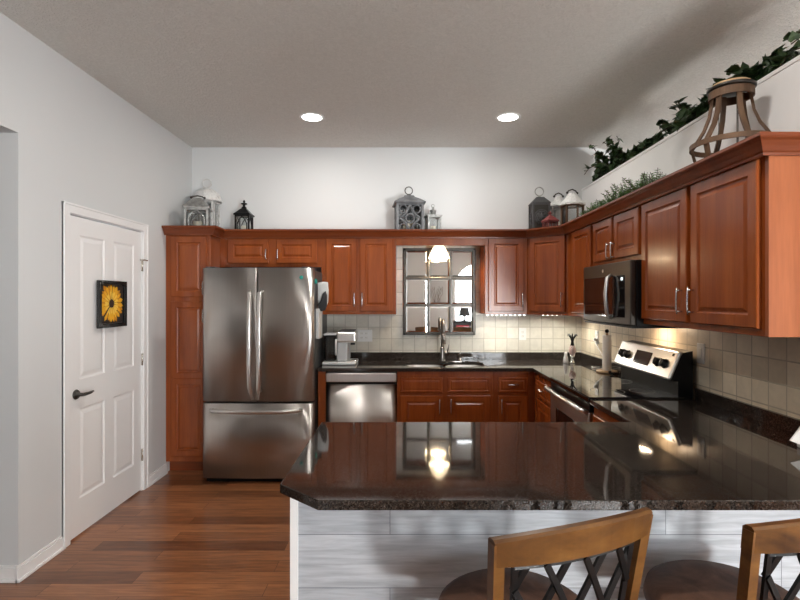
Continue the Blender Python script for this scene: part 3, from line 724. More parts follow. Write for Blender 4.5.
MB().tube([(FXX, FYY-.172, CT+.275), (FXX, FYY-.173, CT+.22), (FXX, FYY-.174, CT+.17)], [.015, .018, .020], 14).build('spray_head', 'dark_nickel', r)
MB().cyl((FXX+.018, FYY, CT+.075), (FXX+.045, FYY, CT+.078), .012, 12).tube([(FXX+.042, FYY, CT+.075), (FXX+.055, FYY-.005, CT+.11), (FXX+.062, FYY-.01, CT+.155)], [.008, .007, .006], 8).build('lever', 'dark_nickel', r)
one(MB().lathe([(0, 0), (.018, 0), (.018, .004), (.010, .008), (.009, .05), (.011, .052), (.011, .06), (0, .06)], (.52, FYY+.02, CT+.0004), 16).tube([(.52, FYY+.02, CT+.058), (.52, FYY-.01, CT+.068), (.52, FYY-.05, CT+.060)], .0045, 8), 'soap_dispenser', 'dark_nickel', 'small nickel soap dispenser pump right of the faucet', 'dispenser', (.52, FYY+.02, CT))

# windowpane mirror
MXa, MXb, MZa, MZb = -.016, .68, 1.157, 1.996
MY = YB-.010
r = thing('mirror', 'black-framed nine-pane mirror hanging above the sink', 'mirror', ((MXa+MXb)/2, MY, MZa))
f = MB(); fw = .026
f.box(MXa, MXa+fw, MY-.03, MY, MZa, MZb, .004).box(MXb-fw, MXb, MY-.03, MY, MZa, MZb, .004).box(MXa, MXb, MY-.03, MY, MZa, MZa+fw, .004).box(MXa, MXb, MY-.03, MY, MZb-fw, MZb, .004)
ix0, ix1, iz0, iz1 = MXa+fw, MXb-fw, MZa+fw, MZb-fw
for k in (1, 2):
    x = ix0+(ix1-ix0)*k/3; f.box(x-.011, x+.011, MY-.026, MY, iz0, iz1, .004)
    z = iz0+(iz1-iz0)*k/3; f.box(ix0, ix1, MY-.0255, MY, z-.011, z+.011, .004)
f.box(MXa+.005, MXb-.005, MY-.006, MY-.0005, MZa+.005, MZb-.005)
f.build('frame', 'gunmetal', r)
g = MB()
for i in range(3):
    for j in range(3):
        x0 = ix0+(ix1-ix0)*i/3+(.012 if i else .001); x1 = ix0+(ix1-ix0)*(i+1)/3-(.012 if i < 2 else .001)
        z0 = iz0+(iz1-iz0)*j/3+(.012 if j else .001); z1 = iz0+(iz1-iz0)*(j+1)/3-(.012 if j < 2 else .001)
        g.panel(x0, x1, z0, z1, MY-.0125, [(0, .005), (0, .002), (.014, 0)])
g.build('mirror_glass', 'mirror', r)

# small lamp under the valance
LX, LY = .318, 4.62
r = thing('pendant_light', 'small white glass shade lamp glowing under the valance in front of the mirror', 'lamp', (LX, LY, 1.884))
MB().lathe([(0, 2.0665), (.05, 2.0665), (.05, 2.055), (.02, 2.045), (.012, 2.04), (.012, 2.025), (.030, 2.018), (.030, 2.005), (0, 2.005)], (LX, LY, 0), 20).build('canopy', 'dark_nickel', r)
MB().lathe([(.026, 2.010), (.040, 2.003), (.058, 1.980), (.076, 1.945), (.094, 1.905), (.100, 1.884), (.096, 1.884), (.090, 1.905), (.072, 1.945), (.054, 1.977), (.037, 1.999), (.026, 2.010)], (LX, LY, 0), 28, cap=False).build('lamp_shade', 'shade_lit', r)
l = bpy.data.lights.new('pendant_bulb', 'POINT'); l.energy = 9; l.color = (1, .72, .42); l.shadow_soft_size = .03
lo = bpy.data.objects.new('pendant_bulb', l); COL.objects.link(lo); lo.parent = r; lo.location = (0, 0, .02)

# recessed ceiling lights
def downlight(x, y, label):
    r = thing('ceiling_light', label, 'light', (x, y, CEIL), 0, 'recessed ceiling lights')
    MB().lathe([(.078, -.0005), (.10, -.0005), (.101, -.004), (.094, -.008), (.080, -.006), (.078, -.0005)], (0, 0, 0), 32, cap=False).build('trim_ring', 'white_plastic', r, True)
    MB().lathe([(0, -.001), (.080, -.001), (.080, -.0055), (0, -.007)], (0, 0, 0), 32).build('lens', 'lens', r, True)
    d = bpy.data.lights.new('downlight', 'AREA'); d.shape = 'DISK'; d.size = .15; d.energy = 7.5; d.color = (1, .95, .88); d.spread = R(179)
    o = bpy.data.objects.new('downlight', d); COL.objects.link(o); o.parent = r; o.location = (0, 0, -.012)
downlight(-.752, 4.0, 'round recessed ceiling light left, above the refrigerator side')
downlight(.833, 4.0, 'round recessed ceiling light right, above the sink run')

downlight(-.752, 1.9, 'added recessed ceiling light out of view, left, over the floor')  # unseen pair of lights added to brighten the near half of the kitchen
downlight(.833, 1.9, 'added recessed ceiling light out of view, right, over the peninsula')
# LED strip under the right-hand uppers of the back wall
r = thing('led_strip', 'row of bright LED dots under the cabinet right of the mirror', 'light', (sx0+.02, 4.55, UB-.01))
MB().box(sx0+.01, sx1-.005, 4.53, 4.55, UB-.006, UB-.0005).build('channel', 'white_plastic', r)
for k in range(9): x = sx0+.03+k*.042; MB().lathe([(0, -.004), (.008, -.004), (.008, 0), (0, 0)], (x, 4.54, UB-.0062), 10).build('led_dot', 'led', r)
area('led_glow', (.18, -.01, -.002), (R(-8), 0, 0), .34, .02, 3, (1, .95, .84), r)

r = thing('led_strip', 'LED strip under the diagonal corner cabinet', 'light', (1.40, 4.55, UB-.01))
MB().box(1.25, 1.60, 4.54, 4.56, UB-.006, UB-.0005).build('channel', 'white_plastic', r)
for k in range(8): x = 1.27+k*.042; MB().lathe([(0, -.004), (.006, -.004), (.006, 0), (0, 0)], (x, 4.55, UB-.0062), 10).build('led_dot', 'led', r)
area('led_glow', (.02, 0, -.004), (R(-8), R(10), 0), .34, .03, 3.4, (1, .95, .82), r)

# ------------------------------------------------------------------ wall plates
def plate(name, label, loc, rot, gang, kind, group='electrical wall plates'):
    r = thing(name, label, 'outlet', loc, rot)
    wd = .035+.046*(gang-1)
    MB().box(-wd, wd, -.006, 0, -.058, .058, .003).build('cover', 'white_plastic', r, True)
    for g in range(gang):
        cx = (g-(gang-1)/2)*.046
        if kind == 'outlet':
            for z in (-.02, .02):
                o = MB().box(cx-.016, cx+.016, -.0075, -.0055, z-.014, z+.014, .004).build('socket', 'pale_glaze', r, True)
                MB().box(cx-.007, cx-.005, -.0079, -.0074, z-.004, z+.006).box(cx+.005, cx+.007, -.0079, -.0074, z-.004, z+.006).build('slot', 'black', o, True)
        else: MB().box(cx-.012, cx+.012, -.0085, -.0055, -.03, .03, .002).build('rocker', 'pale_glaze', r, True)
plate('wall_outlet', 'white double outlet plate on tile beside the coffee maker', (-.398, YB-.0082, 1.15), 0, 2, 'outlet')
plate('wall_outlet', 'white single outlet plate on tile below the lit cabinet right of the mirror', (1.14, YB-.0082, 1.165), 0, 1, 'outlet')
plate('wall_outlet', 'white outlet plate on tile above the paper towel holder with a cord', (XR-.0082, 4.41, 1.165), RR, 1, 'outlet')
plate('light_switch', 'white switch plate on the side wall tile right of the range', (XR-.0082, 2.86, 1.195), RR, 1, 'switch')
cd = [(XR-.0165, 4.40, 1.145), (XR-.04, 4.38, 1.13), (XR-.042, 4.30, 1.08), (XR-.042, 4.20, 1.02), (XR-.05, 4.14, .955), (XR-.06, 4.10, CT+.006), (XR-.10, 4.09, CT+.006), (XR-.15, 4.14, CT+.006), (XR-.13, 4.22, CT+.006), (XR-.07, 4.20, CT+.006)]
one(MB().tube(cd, .0045, 8).box(XR-.042, XR-.0165, 4.385, 4.415, 1.13, 1.16, .004), 'power_cord', 'white_plastic', 'white power cord dropping from the outlet to the counter', 'cord', (XR-.04, 4.3, CT))

# ------------------------------------------------------------------ counter-top objects
r = thing('coffee_maker', 'white and silver coffee maker with smoky water tank beside the refrigerator', 'coffee maker', (-.59, 4.46, CT))
z = CT+.0005
MB().box(-.730, -.432, 4.34, 4.60, z, z+.028, .010).build('base', 'white_plastic', r)
MB().box(-.722, -.612, 4.40, 4.59, z+.0285, z+.255, .02, seg=4).build('water_tank', 'smoke_glass', r)
MB().box(-.726, -.608, 4.395, 4.595, z+.2555, z+.272, .008).build('tank_lid', 'grey_plastic', r)
MB().box(-.602, -.505, 4.36, 4.60, z+.0285, z+.290, .014, seg=3).build('body', 'grey_plastic', r)
hd = MB().box(-.604, -.430, 4.345, 4.595, z+.195, z+.292, .018, seg=3).build('brew_head', 'bright_steel', r)
MB().box(-.585, -.45, 4.352, 4.58, z+.2925, z+.300, .003).build('lid_handle', 'dark_grey', hd)
MB().lathe([(0, 0), (.022, 0), (.018, .025), (0, .025)], (-.47, 4.46, z+.17), 16).build('spout', 'dark_grey', r)
MB().lathe([(0, 0), (.045, 0), (.045, .006), (0, .006)], (-.467, 4.46, z+.0282), 20).build('drip_tray', 'chrome', r)
MB().tube([(-.606, 4.352, z+.09), (-.606, 4.335, z+.11), (-.606, 4.335, z+.2), (-.606, 4.352, z+.225)], .009, 8).build('side_grip', 'white_plastic', r)

# slim figurine and shaker in the corner
fx, fy = 1.515, 4.48
r = thing('figurine', 'slim figurine with red patterned middle and curling dark top in the counter corner', 'figurine', (fx, fy, CT))
z = CT+.0005
MB().lathe([(0, 0), (.026, 0), (.026, .006), (.018, .015), (.016, .05), (.022, .075), (0, .075)], (fx, fy, z), 18).build('foot', 'chrome', r)
b0 = MB(); n = 16; rows = 9
prof = [(.020+.012*sin(pi*k/(rows-1)), .075+.085*k/(rows-1)) for k in range(rows)]
vs = []; fs = []
for k in range(n):
    a = 2*pi*k/n
    for j, (rr_, zz) in enumerate(prof): vs.append((fx+rr_*cos(a), fy+rr_*sin(a), z+zz))
for k in range(n):
    for j in range(rows-1): fs.append((k*rows+j, ((k+1) % n)*rows+j, ((k+1) % n)*rows+j+1, k*rows+j+1))
o = len(b0.v); b0.v += vs; b0.f += fs; b0.mi += [((i//(rows-1))+(i % (rows-1))) % 2 for i in range(len(fs))]; b0.sm += [False]*len(fs)
b0.build('patterned_body', ['pattern_red', 'pale_glaze'], r)
t = MB().lathe([(.020, .155), (.014, .18), (.012, .20), (.018, .215), (0, .222)], (fx, fy, z), 12)
for k in range(6):
    a = k*pi/3+.2; q = 1 if k % 2 else .7
    t.tube([(fx, fy, z+.205), (fx+.02*q*cos(a), fy+.02*q*sin(a), z+.235), (fx+.045*q*cos(a), fy+.045*q*sin(a), z+.262), (fx+.05*q*cos(a), fy+.05*q*sin(a), z+.246)], [.006, .007, .006, .003], 7)
t.build('curled_top', 'black_metal', r)
one(MB().lathe([(0, 0), (.022, 0), (.024, .01), (.020, .05), (.013, .075), (.015, .085), (.011, .1), (0, .103)], (1.452, 4.47, CT+.0005), 18), 'shaker', 'pale_glaze', 'small white shaker beside the slim figurine', 'shaker', (1.452, 4.47, CT))
# paper towel holder
px, py = 1.603, 3.93
r = thing('paper_towel_holder', 'paper towel holder with white roll and black knob left of the range', 'paper towel holder', (px, py, CT))
z = CT+.0005
MB().lathe([(0, 0), (.078, 0), (.080, .006), (.078, .014), (.070, .016), (.03, .016), (0, .016)], (px, py, z), 30).build('base', 'pale_wood', r)
MB().lathe([(.012, .0165), (.033, .0165), (.034, .02), (.034, .292), (.033, .295), (.012, .295), (.012, .0165)], (px, py, z), 26, cap=False).build('paper_roll', 'paper', r)
MB().cyl((px, py, z+.0165), (px, py, z+.315), .008, 10).build('pole', 'pale_wood', r)
MB().lathe([(0, .312), (.010, .314), (.016, .324), (.016, .332), (.010, .340), (0, .342)], (px, py, z), 16).build('knob', 'black', r)
one(MB().lathe([(0, 0), (.03, 0), (.045, .012), (.050, .03), (.047, .03), (.042, .014), (.028, .004), (0, .004)], (1.60, 3.765, CT+.0005), 22), 'glass_dish', 'glass', 'clear glass dish between paper towel holder and range', 'dish', (1.60, 3.765, CT))
# white card at the right edge of the peninsula
r = thing('card_holder', 'white card leaning in a small stand at the right end of the peninsula', 'card', (1.60, 1.88, CT))
MB().box(1.55, 1.66, 1.87, 1.96, CT+.0005, CT+.03, .004).build('stand', 'white_plastic', r)
MB().add([(1.48, 1.9, 0.967), (1.575, 1.87, 0.9275), (1.68, 1.93, 1.01), (1.588, 1.95, 1.045), (1.48, 1.906, 0.967), (1.575, 1.8760000000000001, 0.9275), (1.68, 1.936, 1.01), (1.588, 1.956, 1.045)],
         [(0, 1, 2, 3), (7, 6, 5, 4), (0, 4, 5, 1), (1, 5, 6, 2), (2, 6, 7, 3), (3, 7, 4, 0)]).build('card', 'paper', r)

# framed sunflower picture on the door
r = thing('picture_frame', 'black framed sunflower picture hanging on the white door', 'picture', (XL+.002, 3.475, 1.31), pi/2)
pw2, ph = .165, .325
f = MB(); y0 = -.004
for (a, c, e, g_) in ((-pw2, -pw2+.028, 0, ph), (pw2-.028, pw2, 0, ph), (-pw2+.028, pw2-.028, 0, .028), (-pw2+.028, pw2-.028, ph-.028, ph)):
    f.box(a, c, y0-.022, y0, e, g_, .003)
f.build('frame', 'black_wood', r, True)
pr = MB(); yb = y0-.006
pr.add([(-pw2+.03, yb, .03), (pw2-.03, yb, .03), (pw2-.03, yb, ph-.03), (-pw2+.03, yb, ph-.03)], [(0, 1, 2, 3)])
cx, cz = -.005, ph/2+.004
for ring, (r0, r1, mi, n, dy) in enumerate(((.02, .150, 2, 23, .0004), (.02, .138, 1, 21, .0008), (.02, .09, 4, 19, .0010))):
    for k in range(n):
        a = 2*pi*k/n+ring*.2+random.uniform(-.09, .09); rl = r1*random.uniform(.82, 1.05); hw = .19
        pts = [(r0, 0), (r0+(rl-r0)*.45, -hw*.55*(r0+(rl-r0)*.45)/1.0*1.0), (rl*.85, -.10*rl), (rl, 0), (rl*.85, .10*rl), (r0+(rl-r0)*.45, hw*.55*(r0+(rl-r0)*.45))]
        vs = []
        for u, vq in pts:
            X = cx+u*cos(a)-vq*sin(a); Z = cz+u*sin(a)+vq*cos(a)
            vs.append((max(-pw2+.028, min(pw2-.028, X)), yb-dy-k*1e-5, max(.028, min(ph-.028, Z))))
        pr.add(vs, [tuple(range(6))], mi)
pr.add([(cx+.030*cos(2*pi*k/20), yb-.0015, cz+.030*sin(2*pi*k/20)) for k in range(20)], [tuple(range(20))], 3)
pr.build('print', ['picture_dark', 'petal', 'petal_dark', 'seed', 'petal_light'], r, True, weld=False)

# ------------------------------------------------------------------ lanterns on the cabinets
def lantern(name, label, x, y, z0, wd, hb, sides, mt, roof, top, rot=0, glass='lantern_glass', lattice=None, candle=True, group='decorative lanterns'):
    r = thing(name, label, 'lantern', (x, y, z0), rot)
    q = wd/2/cos(pi/sides); ro = pi/sides; bh = .02
    MB().lathe([(0, 0), (q*1.05, 0), (q*1.05, bh*.6), (q*.97, bh), (0, bh)], (0, 0, .0005), sides, smooth=False, rot=ro).build('base', mt, r, True)
    fr = MB()
    for k in range(sides):
        a = ro+2*pi*k/sides; p = Vector((q*.90*cos(a), q*.90*sin(a), 0)); t = wd*.085
        fr.bar(p+Vector((0, 0, bh)), p+Vector((0, 0, hb)), t, t, up=(cos(a-ro), sin(a-ro), 0))
        a2 = ro+2*pi*(k+1)/sides; p2 = Vector((q*.90*cos(a2), q*.90*sin(a2), 0))
        for zz in (bh+t*.4, hb-t*.5): fr.bar(p+Vector((0, 0, zz)), p2+Vector((0, 0, zz)), t*.7, t)
        mid = (p+p2)/2; e = (p2-p).normalized(); L = (p2-p).length
        if lattice == 'arch':
            pts = [mid-e*L*.36+Vector((0, 0, bh+.01)), mid-e*L*.36+Vector((0, 0, hb*.60)), mid-e*L*.2+Vector((0, 0, hb*.80)), mid+Vector((0, 0, hb*.93)), mid+e*L*.2+Vector((0, 0, hb*.80)), mid+e*L*.36+Vector((0, 0, hb*.60)), mid+e*L*.36+Vector((0, 0, bh+.01))]
            fr.tube(pts, wd*.035, 6)
        elif lattice == 'quatrefoil':
            H = hb-bh; cz_ = bh+H/2
            for s in (-1, 1):
                fr.tube([mid+e*s*L*.40+Vector((0, 0, cz_)), mid+e*s*L*.16+Vector((0, 0, cz_+H*.16)), mid+Vector((0, 0, cz_+H*.44))], wd*.045, 6)
                fr.tube([mid+e*s*L*.40+Vector((0, 0, cz_)), mid+e*s*L*.16+Vector((0, 0, cz_-H*.16)), mid+Vector((0, 0, cz_-H*.44))], wd*.045, 6)
                for s2 in (-1, 1):
                    c0 = mid+e*s*L*.27+Vector((0, 0, cz_+s2*H*.30))
                    fr.tube([c0+e*L*.15*cos(t_*pi/5)+Vector((0, 0, H*.13*sin(t_*pi/5))) for t_ in range(10)], wd*.028, 6, closed=True)
            fr.tube([mid+e*L*.17*cos(t_*pi/6)+Vector((0, 0, cz_+H*.14*sin(t_*pi/6))) for t_ in range(12)], wd*.04, 6, closed=True)
        elif lattice == 'fretwork':
            H = hb-bh; cz_ = bh+H*.56
            for d in range(4):
                an = d*pi/4; fr.tube([mid+e*cos(an)*L*.34+Vector((0, 0, cz_+sin(an)*L*.36)), mid-e*cos(an)*L*.34+Vector((0, 0, cz_-sin(an)*L*.36))], wd*.045, 6)
            fr.tube([mid+e*L*.30*cos(t_*pi/8)+Vector((0, 0, cz_+L*.32*sin(t_*pi/8))) for t_ in range(16)], wd*.05, 6, closed=True)
            fr.tube([mid+e*L*.42*cos(t_*pi/8)+Vector((0, 0, cz_+L*.44*sin(t_*pi/8))) for t_ in range(16)], wd*.035, 6, closed=True)
            fr.bar(mid-e*L*.45+Vector((0, 0, bh+H*.10)), mid+e*L*.45+Vector((0, 0, bh+H*.10)), wd*.06, H*.10)
        elif lattice == 'bars':
            for s in (-.18, .18): fr.bar(mid+e*s*L+Vector((0, 0, bh)), mid+e*s*L+Vector((0, 0, hb)), t*.55, t*.55)
    fr.build('frame', mt, r, True)
    if glass:
        g = MB()
        for k in range(sides):
            a, a2 = ro+2*pi*k/sides, ro+2*pi*(k+1)/sides
            p, p2 = (q*.86*cos(a), q*.86*sin(a)), (q*.86*cos(a2), q*.86*sin(a2))
            g.add([(p[0], p[1], bh), (p2[0], p2[1], bh), (p2[0], p2[1], hb-.004), (p[0], p[1], hb-.004)], [(0, 1, 2, 3)])
        g.build('glass_panes', glass, r, True)
    rb = MB(); zt = hb
    if roof == 'pagoda':
        pf = [(0, hb-.003), (q*1.10, hb-.003), (q*1.13, hb+.008), (q*.80, hb+wd*.22), (q*.45, hb+wd*.42), (q*.28, hb+wd*.50), (0, hb+wd*.50)]; zt = hb+wd*.50
    elif roof == 'low':
        pf = [(0, hb-.003), (q*1.10, hb-.003), (q*1.13, hb+.008), (q*.78, hb+wd*.16), (q*.42, hb+wd*.26), (q*.32, hb+wd*.33), (0, hb+wd*.33)]; zt = hb+wd*.33
    elif roof == 'dome':
        pf = [(0, hb-.003), (q*1.05, hb-.003), (q*1.05, hb+.01)]+[(q*cos(k*pi/14), hb+.012+wd*.62*sin(k*pi/14)) for k in range(6)]+[(q*.24, hb+wd*.64), (0, hb+wd*.64)]; zt = hb+wd*.62
    elif roof == 'cone':
        pf = [(0, hb-.003), (q*1.13, hb-.003), (q*1.15, hb+.012), (q*1.0, hb+.022), (q*.62, hb+wd*.36), (q*.40, hb+wd*.56), (q*.36, hb+wd*.62), (0, hb+wd*.62)]; zt = hb+wd*.61
    elif roof == 'gable':
        pf = [(0, hb-.003), (q*1.02, hb-.003), (q*1.02, hb+.006), (q*.42, hb+wd*.38), (q*.2, hb+wd*.40), (0, hb+wd*.40)]; zt = hb+wd*.39
    else:
        pf = [(0, hb-.003), (q*1.10, hb-.003), (q*1.10, hb+.008), (q*.30, hb+.02), (0, hb+.022)]; zt = hb+.02
    rb.lathe(pf, (0, 0, 0), sides if roof not in ('cone', 'dome') else max(sides, 14), smooth=False, rot=ro); rb.build('roof', mt if not isinstance(top, tuple) or len(top) < 4 else top[3], r, True)
    tb = MB(); tk, th, tm = top[:3]
    if tk == 'ring':
        tb.lathe([(0, 0), (wd*.10, 0), (wd*.07, th*.2), (0, th*.22)], (0, 0, zt-.002), 12)
        rr_ = th*.42; tb.tube([(rr_*cos(k*pi/9), .35*rr_*sin(k*pi/9)*0+.0, zt+th*.16+rr_+rr_*sin(k*pi/9)) for k in range(18)], th*.055, 7, closed=True)
    elif tk == 'finial':
        tb.lathe([(0, 0), (wd*.18, 0), (wd*.18, th*.12), (wd*.10, th*.2), (wd*.09, th*.42), (wd*.22, th*.48), (wd*.20, th*.58), (wd*.07, th*.64), (wd*.09, th*.80), (wd*.03, th*.95), (0, th)], (0, 0, zt-.002), 14)
    elif tk == 'chimney':
        tb.lathe([(0, 0), (wd*.2, 0), (wd*.2, th*.30), (wd*.26, th*.34), (wd*.24, th*.42), (wd*.08, th*.50), (wd*.06, th*.75), (0, th*.77)], (0, 0, zt-.002), 14)
        rr_ = th*.16; tb.tube([(rr_*cos(k*pi/6), 0, zt+th*.80+rr_*sin(k*pi/6)) for k in range(12)], th*.035, 6, closed=True)
    elif tk == 'bail':
        for s in (-1, 1): tb.sphere((s*wd*.28, 0, zt+.006), .011)
        tb.tube([(-wd*.28, 0, zt), (-wd*.2, 0, zt+th*.5), (0, 0, zt+th*.75), (wd*.2, 0, zt+th*.5), (wd*.28, 0, zt)], .006, 7)
    tb.build('handle' if tk in ('ring', 'bail') else 'finial', tm, r, True)
    if candle: MB().lathe([(0, bh), (wd*.2, bh), (wd*.2, bh+hb*.42), (wd*.16, bh+hb*.44), (0, bh+hb*.43)], (0, 0, .0006), 16).build('candle', 'candle', r, True)
    return r
ZT = UT
lantern('lantern', 'weathered silver lantern with pointed arch sides, front one on the pantry cabinet', -1.85, 4.42, ZT, .20, .225, 4, 'galvanised', 'pagoda', ('bail', .03, 'gunmetal'), .25, lattice='arch')
lantern('lantern', 'tall white domed lantern standing behind the silver one on the pantry cabinet', -1.872, 4.68, ZT, .185, .345, 4, 'distressed_white', 'dome', ('ring', .10, 'distressed_white'), 0, lattice='bars')
lantern('lantern', 'small black metal lantern above the refrigerator', -1.505, 4.63, ZT, .135, .205, 4, 'black_metal', 'pagoda', ('finial', .085, 'black_metal'), 0, lattice='arch')
lantern('lantern', 'large grey wooden lantern with scrolled quatrefoil sides above the mirror', .035, 4.63, ZT,   .255, .305, 4, 'grey_wood', 'low', ('ring', .085, 'gunmetal'), .10, None, 'quatrefoil')
lantern('lantern', 'small pale glass lantern beside the large grey one', .262, 4.63, ZT, .13, .195, 4, 'galvanised', 'flat', ('chimney', .10, 'galvanised'), .2)
lantern('lantern', 'dark grey fretwork lantern with ring on the corner cabinet', 1.262, 4.65, ZT, .165, .315, 4, 'dark_grey', 'gable', ('ring', .095, 'galvanised', 'dark_grey'), 0, 'gunmetal', 'fretwork')
lantern('lantern', 'tiny red house-shaped lantern in front of the dark grey one', 1.29, 4.40, ZT, .10, .115, 4, 'red_paint', 'pagoda', ('finial', .045, 'red_paint'), .3, None, 'bars')
lantern('lantern', 'white metal lantern partly hidden behind the brown one at the corner', 1.455, 4.69, ZT, .15, .30, 6, 'distressed_white', 'cone', ('bail', .05, 'gunmetal'), 0)
lantern('lantern', 'brown hexagonal lantern with white cone roof at the bend of the cabinets', 1.50, 4.44, ZT, .175, .265, 6, 'weathered', 'cone', ('bail', .05, 'gunmetal', 'distressed_white'), .2)

# ------------------------------------------------------------------ wooden stave lantern on the near right cabinet
cx, cy, z0 = 1.555, 2.36, UT
r = thing('wooden_lantern', 'large open wooden stave lantern on top of the near right cabinet', 'lantern', (cx, cy, z0))
prof = [(.08, 0), (.128, .055), (.152, .11), (.165, .165), (.145, .195), (.112, .25), (.090, .31), (.080, .37), (.077, .42)]
for k in range(6):
    a = k*pi/3+.35; e = Vector((cos(a), sin(a), 0)); t = Vector((-sin(a), cos(a), 0)); mb = MB(); vs = []; n = len(prof)
    for i, (rr_, zz) in enumerate(prof):
        d = Vector((prof[min(i+1, n-1)][0]-prof[max(i-1, 0)][0], prof[min(i+1, n-1)][1]-prof[max(i-1, 0)][1])).normalized()
        nr = Vector((d.y, -d.x))
        for so, st_ in ((.006, -.0105), (.006, .0105), (-.006, .0105), (-.006, -.0105)):
            p = e*(rr_+nr.x*so)+t*st_+Vector((0, 0, zz+nr.y*so+.002)); vs.append((cx+p.x, cy+p.y, z0+p.z))
    fs = [(0, 1, 2, 3)[::-1], tuple((n-1)*4+j for j in range(4))]
    for i in range(n-1):
        for j in range(4): fs.append((i*4+j, i*4+(j+1) % 4, i*4+4+(j+1) % 4, i*4+4+j))
    mb.add(vs, fs).build('stave', 'weathered', r)
def hoop(ro, z, h, th, name, mt): MB().lathe([(ro-th, z), (ro, z), (ro, z+h), (ro-th, z+h), (ro-th, z)], (cx, cy, z0), 40, smooth=False, cap=False).build(name, mt, r)
hoop(.174, .152, .024, .007, 'hoop', 'weathered'); hoop(.094, .384, .036, .010, 'hoop', 'weathered')
MB().lathe([(0, .424), (.100, .424), (.102, .428), (.102, .436), (.096, .439), (.03, .441), (0, .441)], (cx, cy, z0), 32).build('top_band', 'gunmetal', r)
MB().lathe([(0, .4415), (.085, .4415), (.082, .452), (.05, .458), (0, .459)], (cx, cy, z0), 28).build('cap', 'pale_wood', r)
MB().lathe([(0, .0), (.088, .0), (.088, .012), (0, .012)], (cx, cy, z0+.0005), 28).build('bottom_disc', 'weathered', r)
w_ = MB()
for k in range(3): a = k*2.1+.5; w_.cyl((cx+.05*cos(a), cy+.05*sin(a), z0+.012), (cx+.05*cos(a), cy+.05*sin(a), z0+.424), .002, 6)
w_.build('inner_wire', 'gunmetal', r)

# ------------------------------------------------------------------ greenery
def leaf(mb, p, d, n, L, wd, shape, mi=0):
    d = d.normalized(); s = d.cross(n)
    if s.length < 1e-4: s = d.orthogonal()
    s.normalize(); n = s.cross(d).normalized()
    vs = [p+d*(u*L)+s*(v*wd)+n*(-.25*L*u*u+.12*wd*abs(v)) for u, v in shape]
    c = p+d*L*.42; k = len(vs)
    mb.add(vs+[c], [(i, (i+1) % k, k) for i in range(k)], mi)
IVY = [(0, 0), (-.10, .35), (.18, .50), (.38, .42), (.55, .30), (.75, .16), (1, 0), (.75, -.16), (.55, -.30), (.38, -.42), (.18, -.50), (-.10, -.35)]
def ivy(label, y0, y1, n, hmax, seed):
    rg = random.Random(seed); yc = (y0+y1)/2
    r = thing('ivy', label, 'plant', (XR+.065, yc, LEDGE), 0, 'ivy on the ledge')
    st = MB(); lv = MB()
    for k in range(max(4, n//11)):
        y = rg.uniform(y0, y1); p = Vector((XR+rg.uniform(.03, .10), y, LEDGE+.002)); pts = [p.copy()]
        d = Vector((rg.uniform(-.25, .4), rg.uniform(-1, 1), rg.uniform(.5, 1.2)))
        for j in range(5):
            p = p+d.normalized()*.05*hmax/.2; d += Vector((rg.uniform(-.35, .35), rg.uniform(-.5, .5), rg.uniform(-.75, .05)))
            p.z = max(p.z, LEDGE+.012) if p.x > XR-.01 else p.z
            pts.append(p.copy())
        for q in pts: q.y = max(y0-.02, min(y1+.02, q.y))
        st.tube(pts, .003, 5)
        for j in range(22):
            q = rg.uniform(.4, 4.99); i = int(q); b_ = pts[i].lerp(pts[min(i+1, 5)], q-i)
            dd = Vector((rg.uniform(-.55, .8), rg.uniform(-1, 1), rg.uniform(-.35, .6)))
            L = rg.uniform(.042, .072); 
            if b_.z < LEDGE+.05: dd.z = abs(dd.z)+.2
            b_.y = max(y0, min(y1, b_.y)); dn = dd.normalized(); tip = b_.y+dn.y*L*1.1
            if tip > y1+.03 or tip < y0-.03: dd.y = -dd.y
            leaf(lv, b_+Vector((0, 0, .006)), dd, Vector((rg.uniform(-.9, .2), rg.uniform(-.6, .2), 1)), L, L*.95, IVY)
    st.build('stems', 'stem', r); tag(lv.build('leaves', 'ivy', r, weld=False), None, None, None, 'stuff')
ivy('dark ivy clump at the far end of the white ledge near the back wall', 4.02, 4.60, 330, .26, 3)
ivy('low trailing ivy in the middle of the white ledge', 3.42, 3.94, 200, .13, 5)
ivy('bushy ivy clump on the ledge left of the wooden stave lantern', 2.76, 3.34, 330, .21, 8)
ivy('ivy trailing along the ledge behind the wooden stave lantern', 2.28, 2.68, 220, .15, 11)
ivy('large dark ivy clump at the near right end of the ledge', 1.64, 2.20, 380, .22, 14)
rg = random.Random(21)
r = thing('fern_garland', 'bright green feathery fern garland lying on the right wall cabinets', 'plant', (1.56, 3.4, UT))
st = MB(); lv = MB()
st.tube([(1.55, 2.92+.1*k, UT+.012) for k in range(12)], .006, 6)
for k in range(260):
    y = rg.uniform(2.92, 4.05); p = Vector((1.49+rg.uniform(-.05, .08), y, UT+.015)); hh = .135+.055*(1-abs((y-3.25)/.85))
    d = Vector((rg.uniform(-.45, .25), rg.uniform(-.9, .9), rg.uniform(.6, 1.1))).normalized(); L = rg.uniform(.7, 1.25)*hh*1.25
    pts = [p+d*L*t-Vector((0, 0, .25*L*t*t)) for t in (0, .33, .66, 1)]
    st.tube(pts, .0015, 4)
    for j in range(9):
        t = .15+.09*j; q = p+d*L*t-Vector((0, 0, .25*L*t*t)); sd = d.cross(Vector((0, 0, 1))).normalized()
        for s in (-1, 1): leaf(lv, q, d*.6+sd*s, Vector((0, 0, 1)), .034*(1.15-t*.6), .017, [(0, 0), (.4, .5), (1, 0), (.4, -.5)])
st.build('stems', 'stem', r); tag(lv.build('fronds', 'fern', r, weld=False), None, None, None, 'stuff')

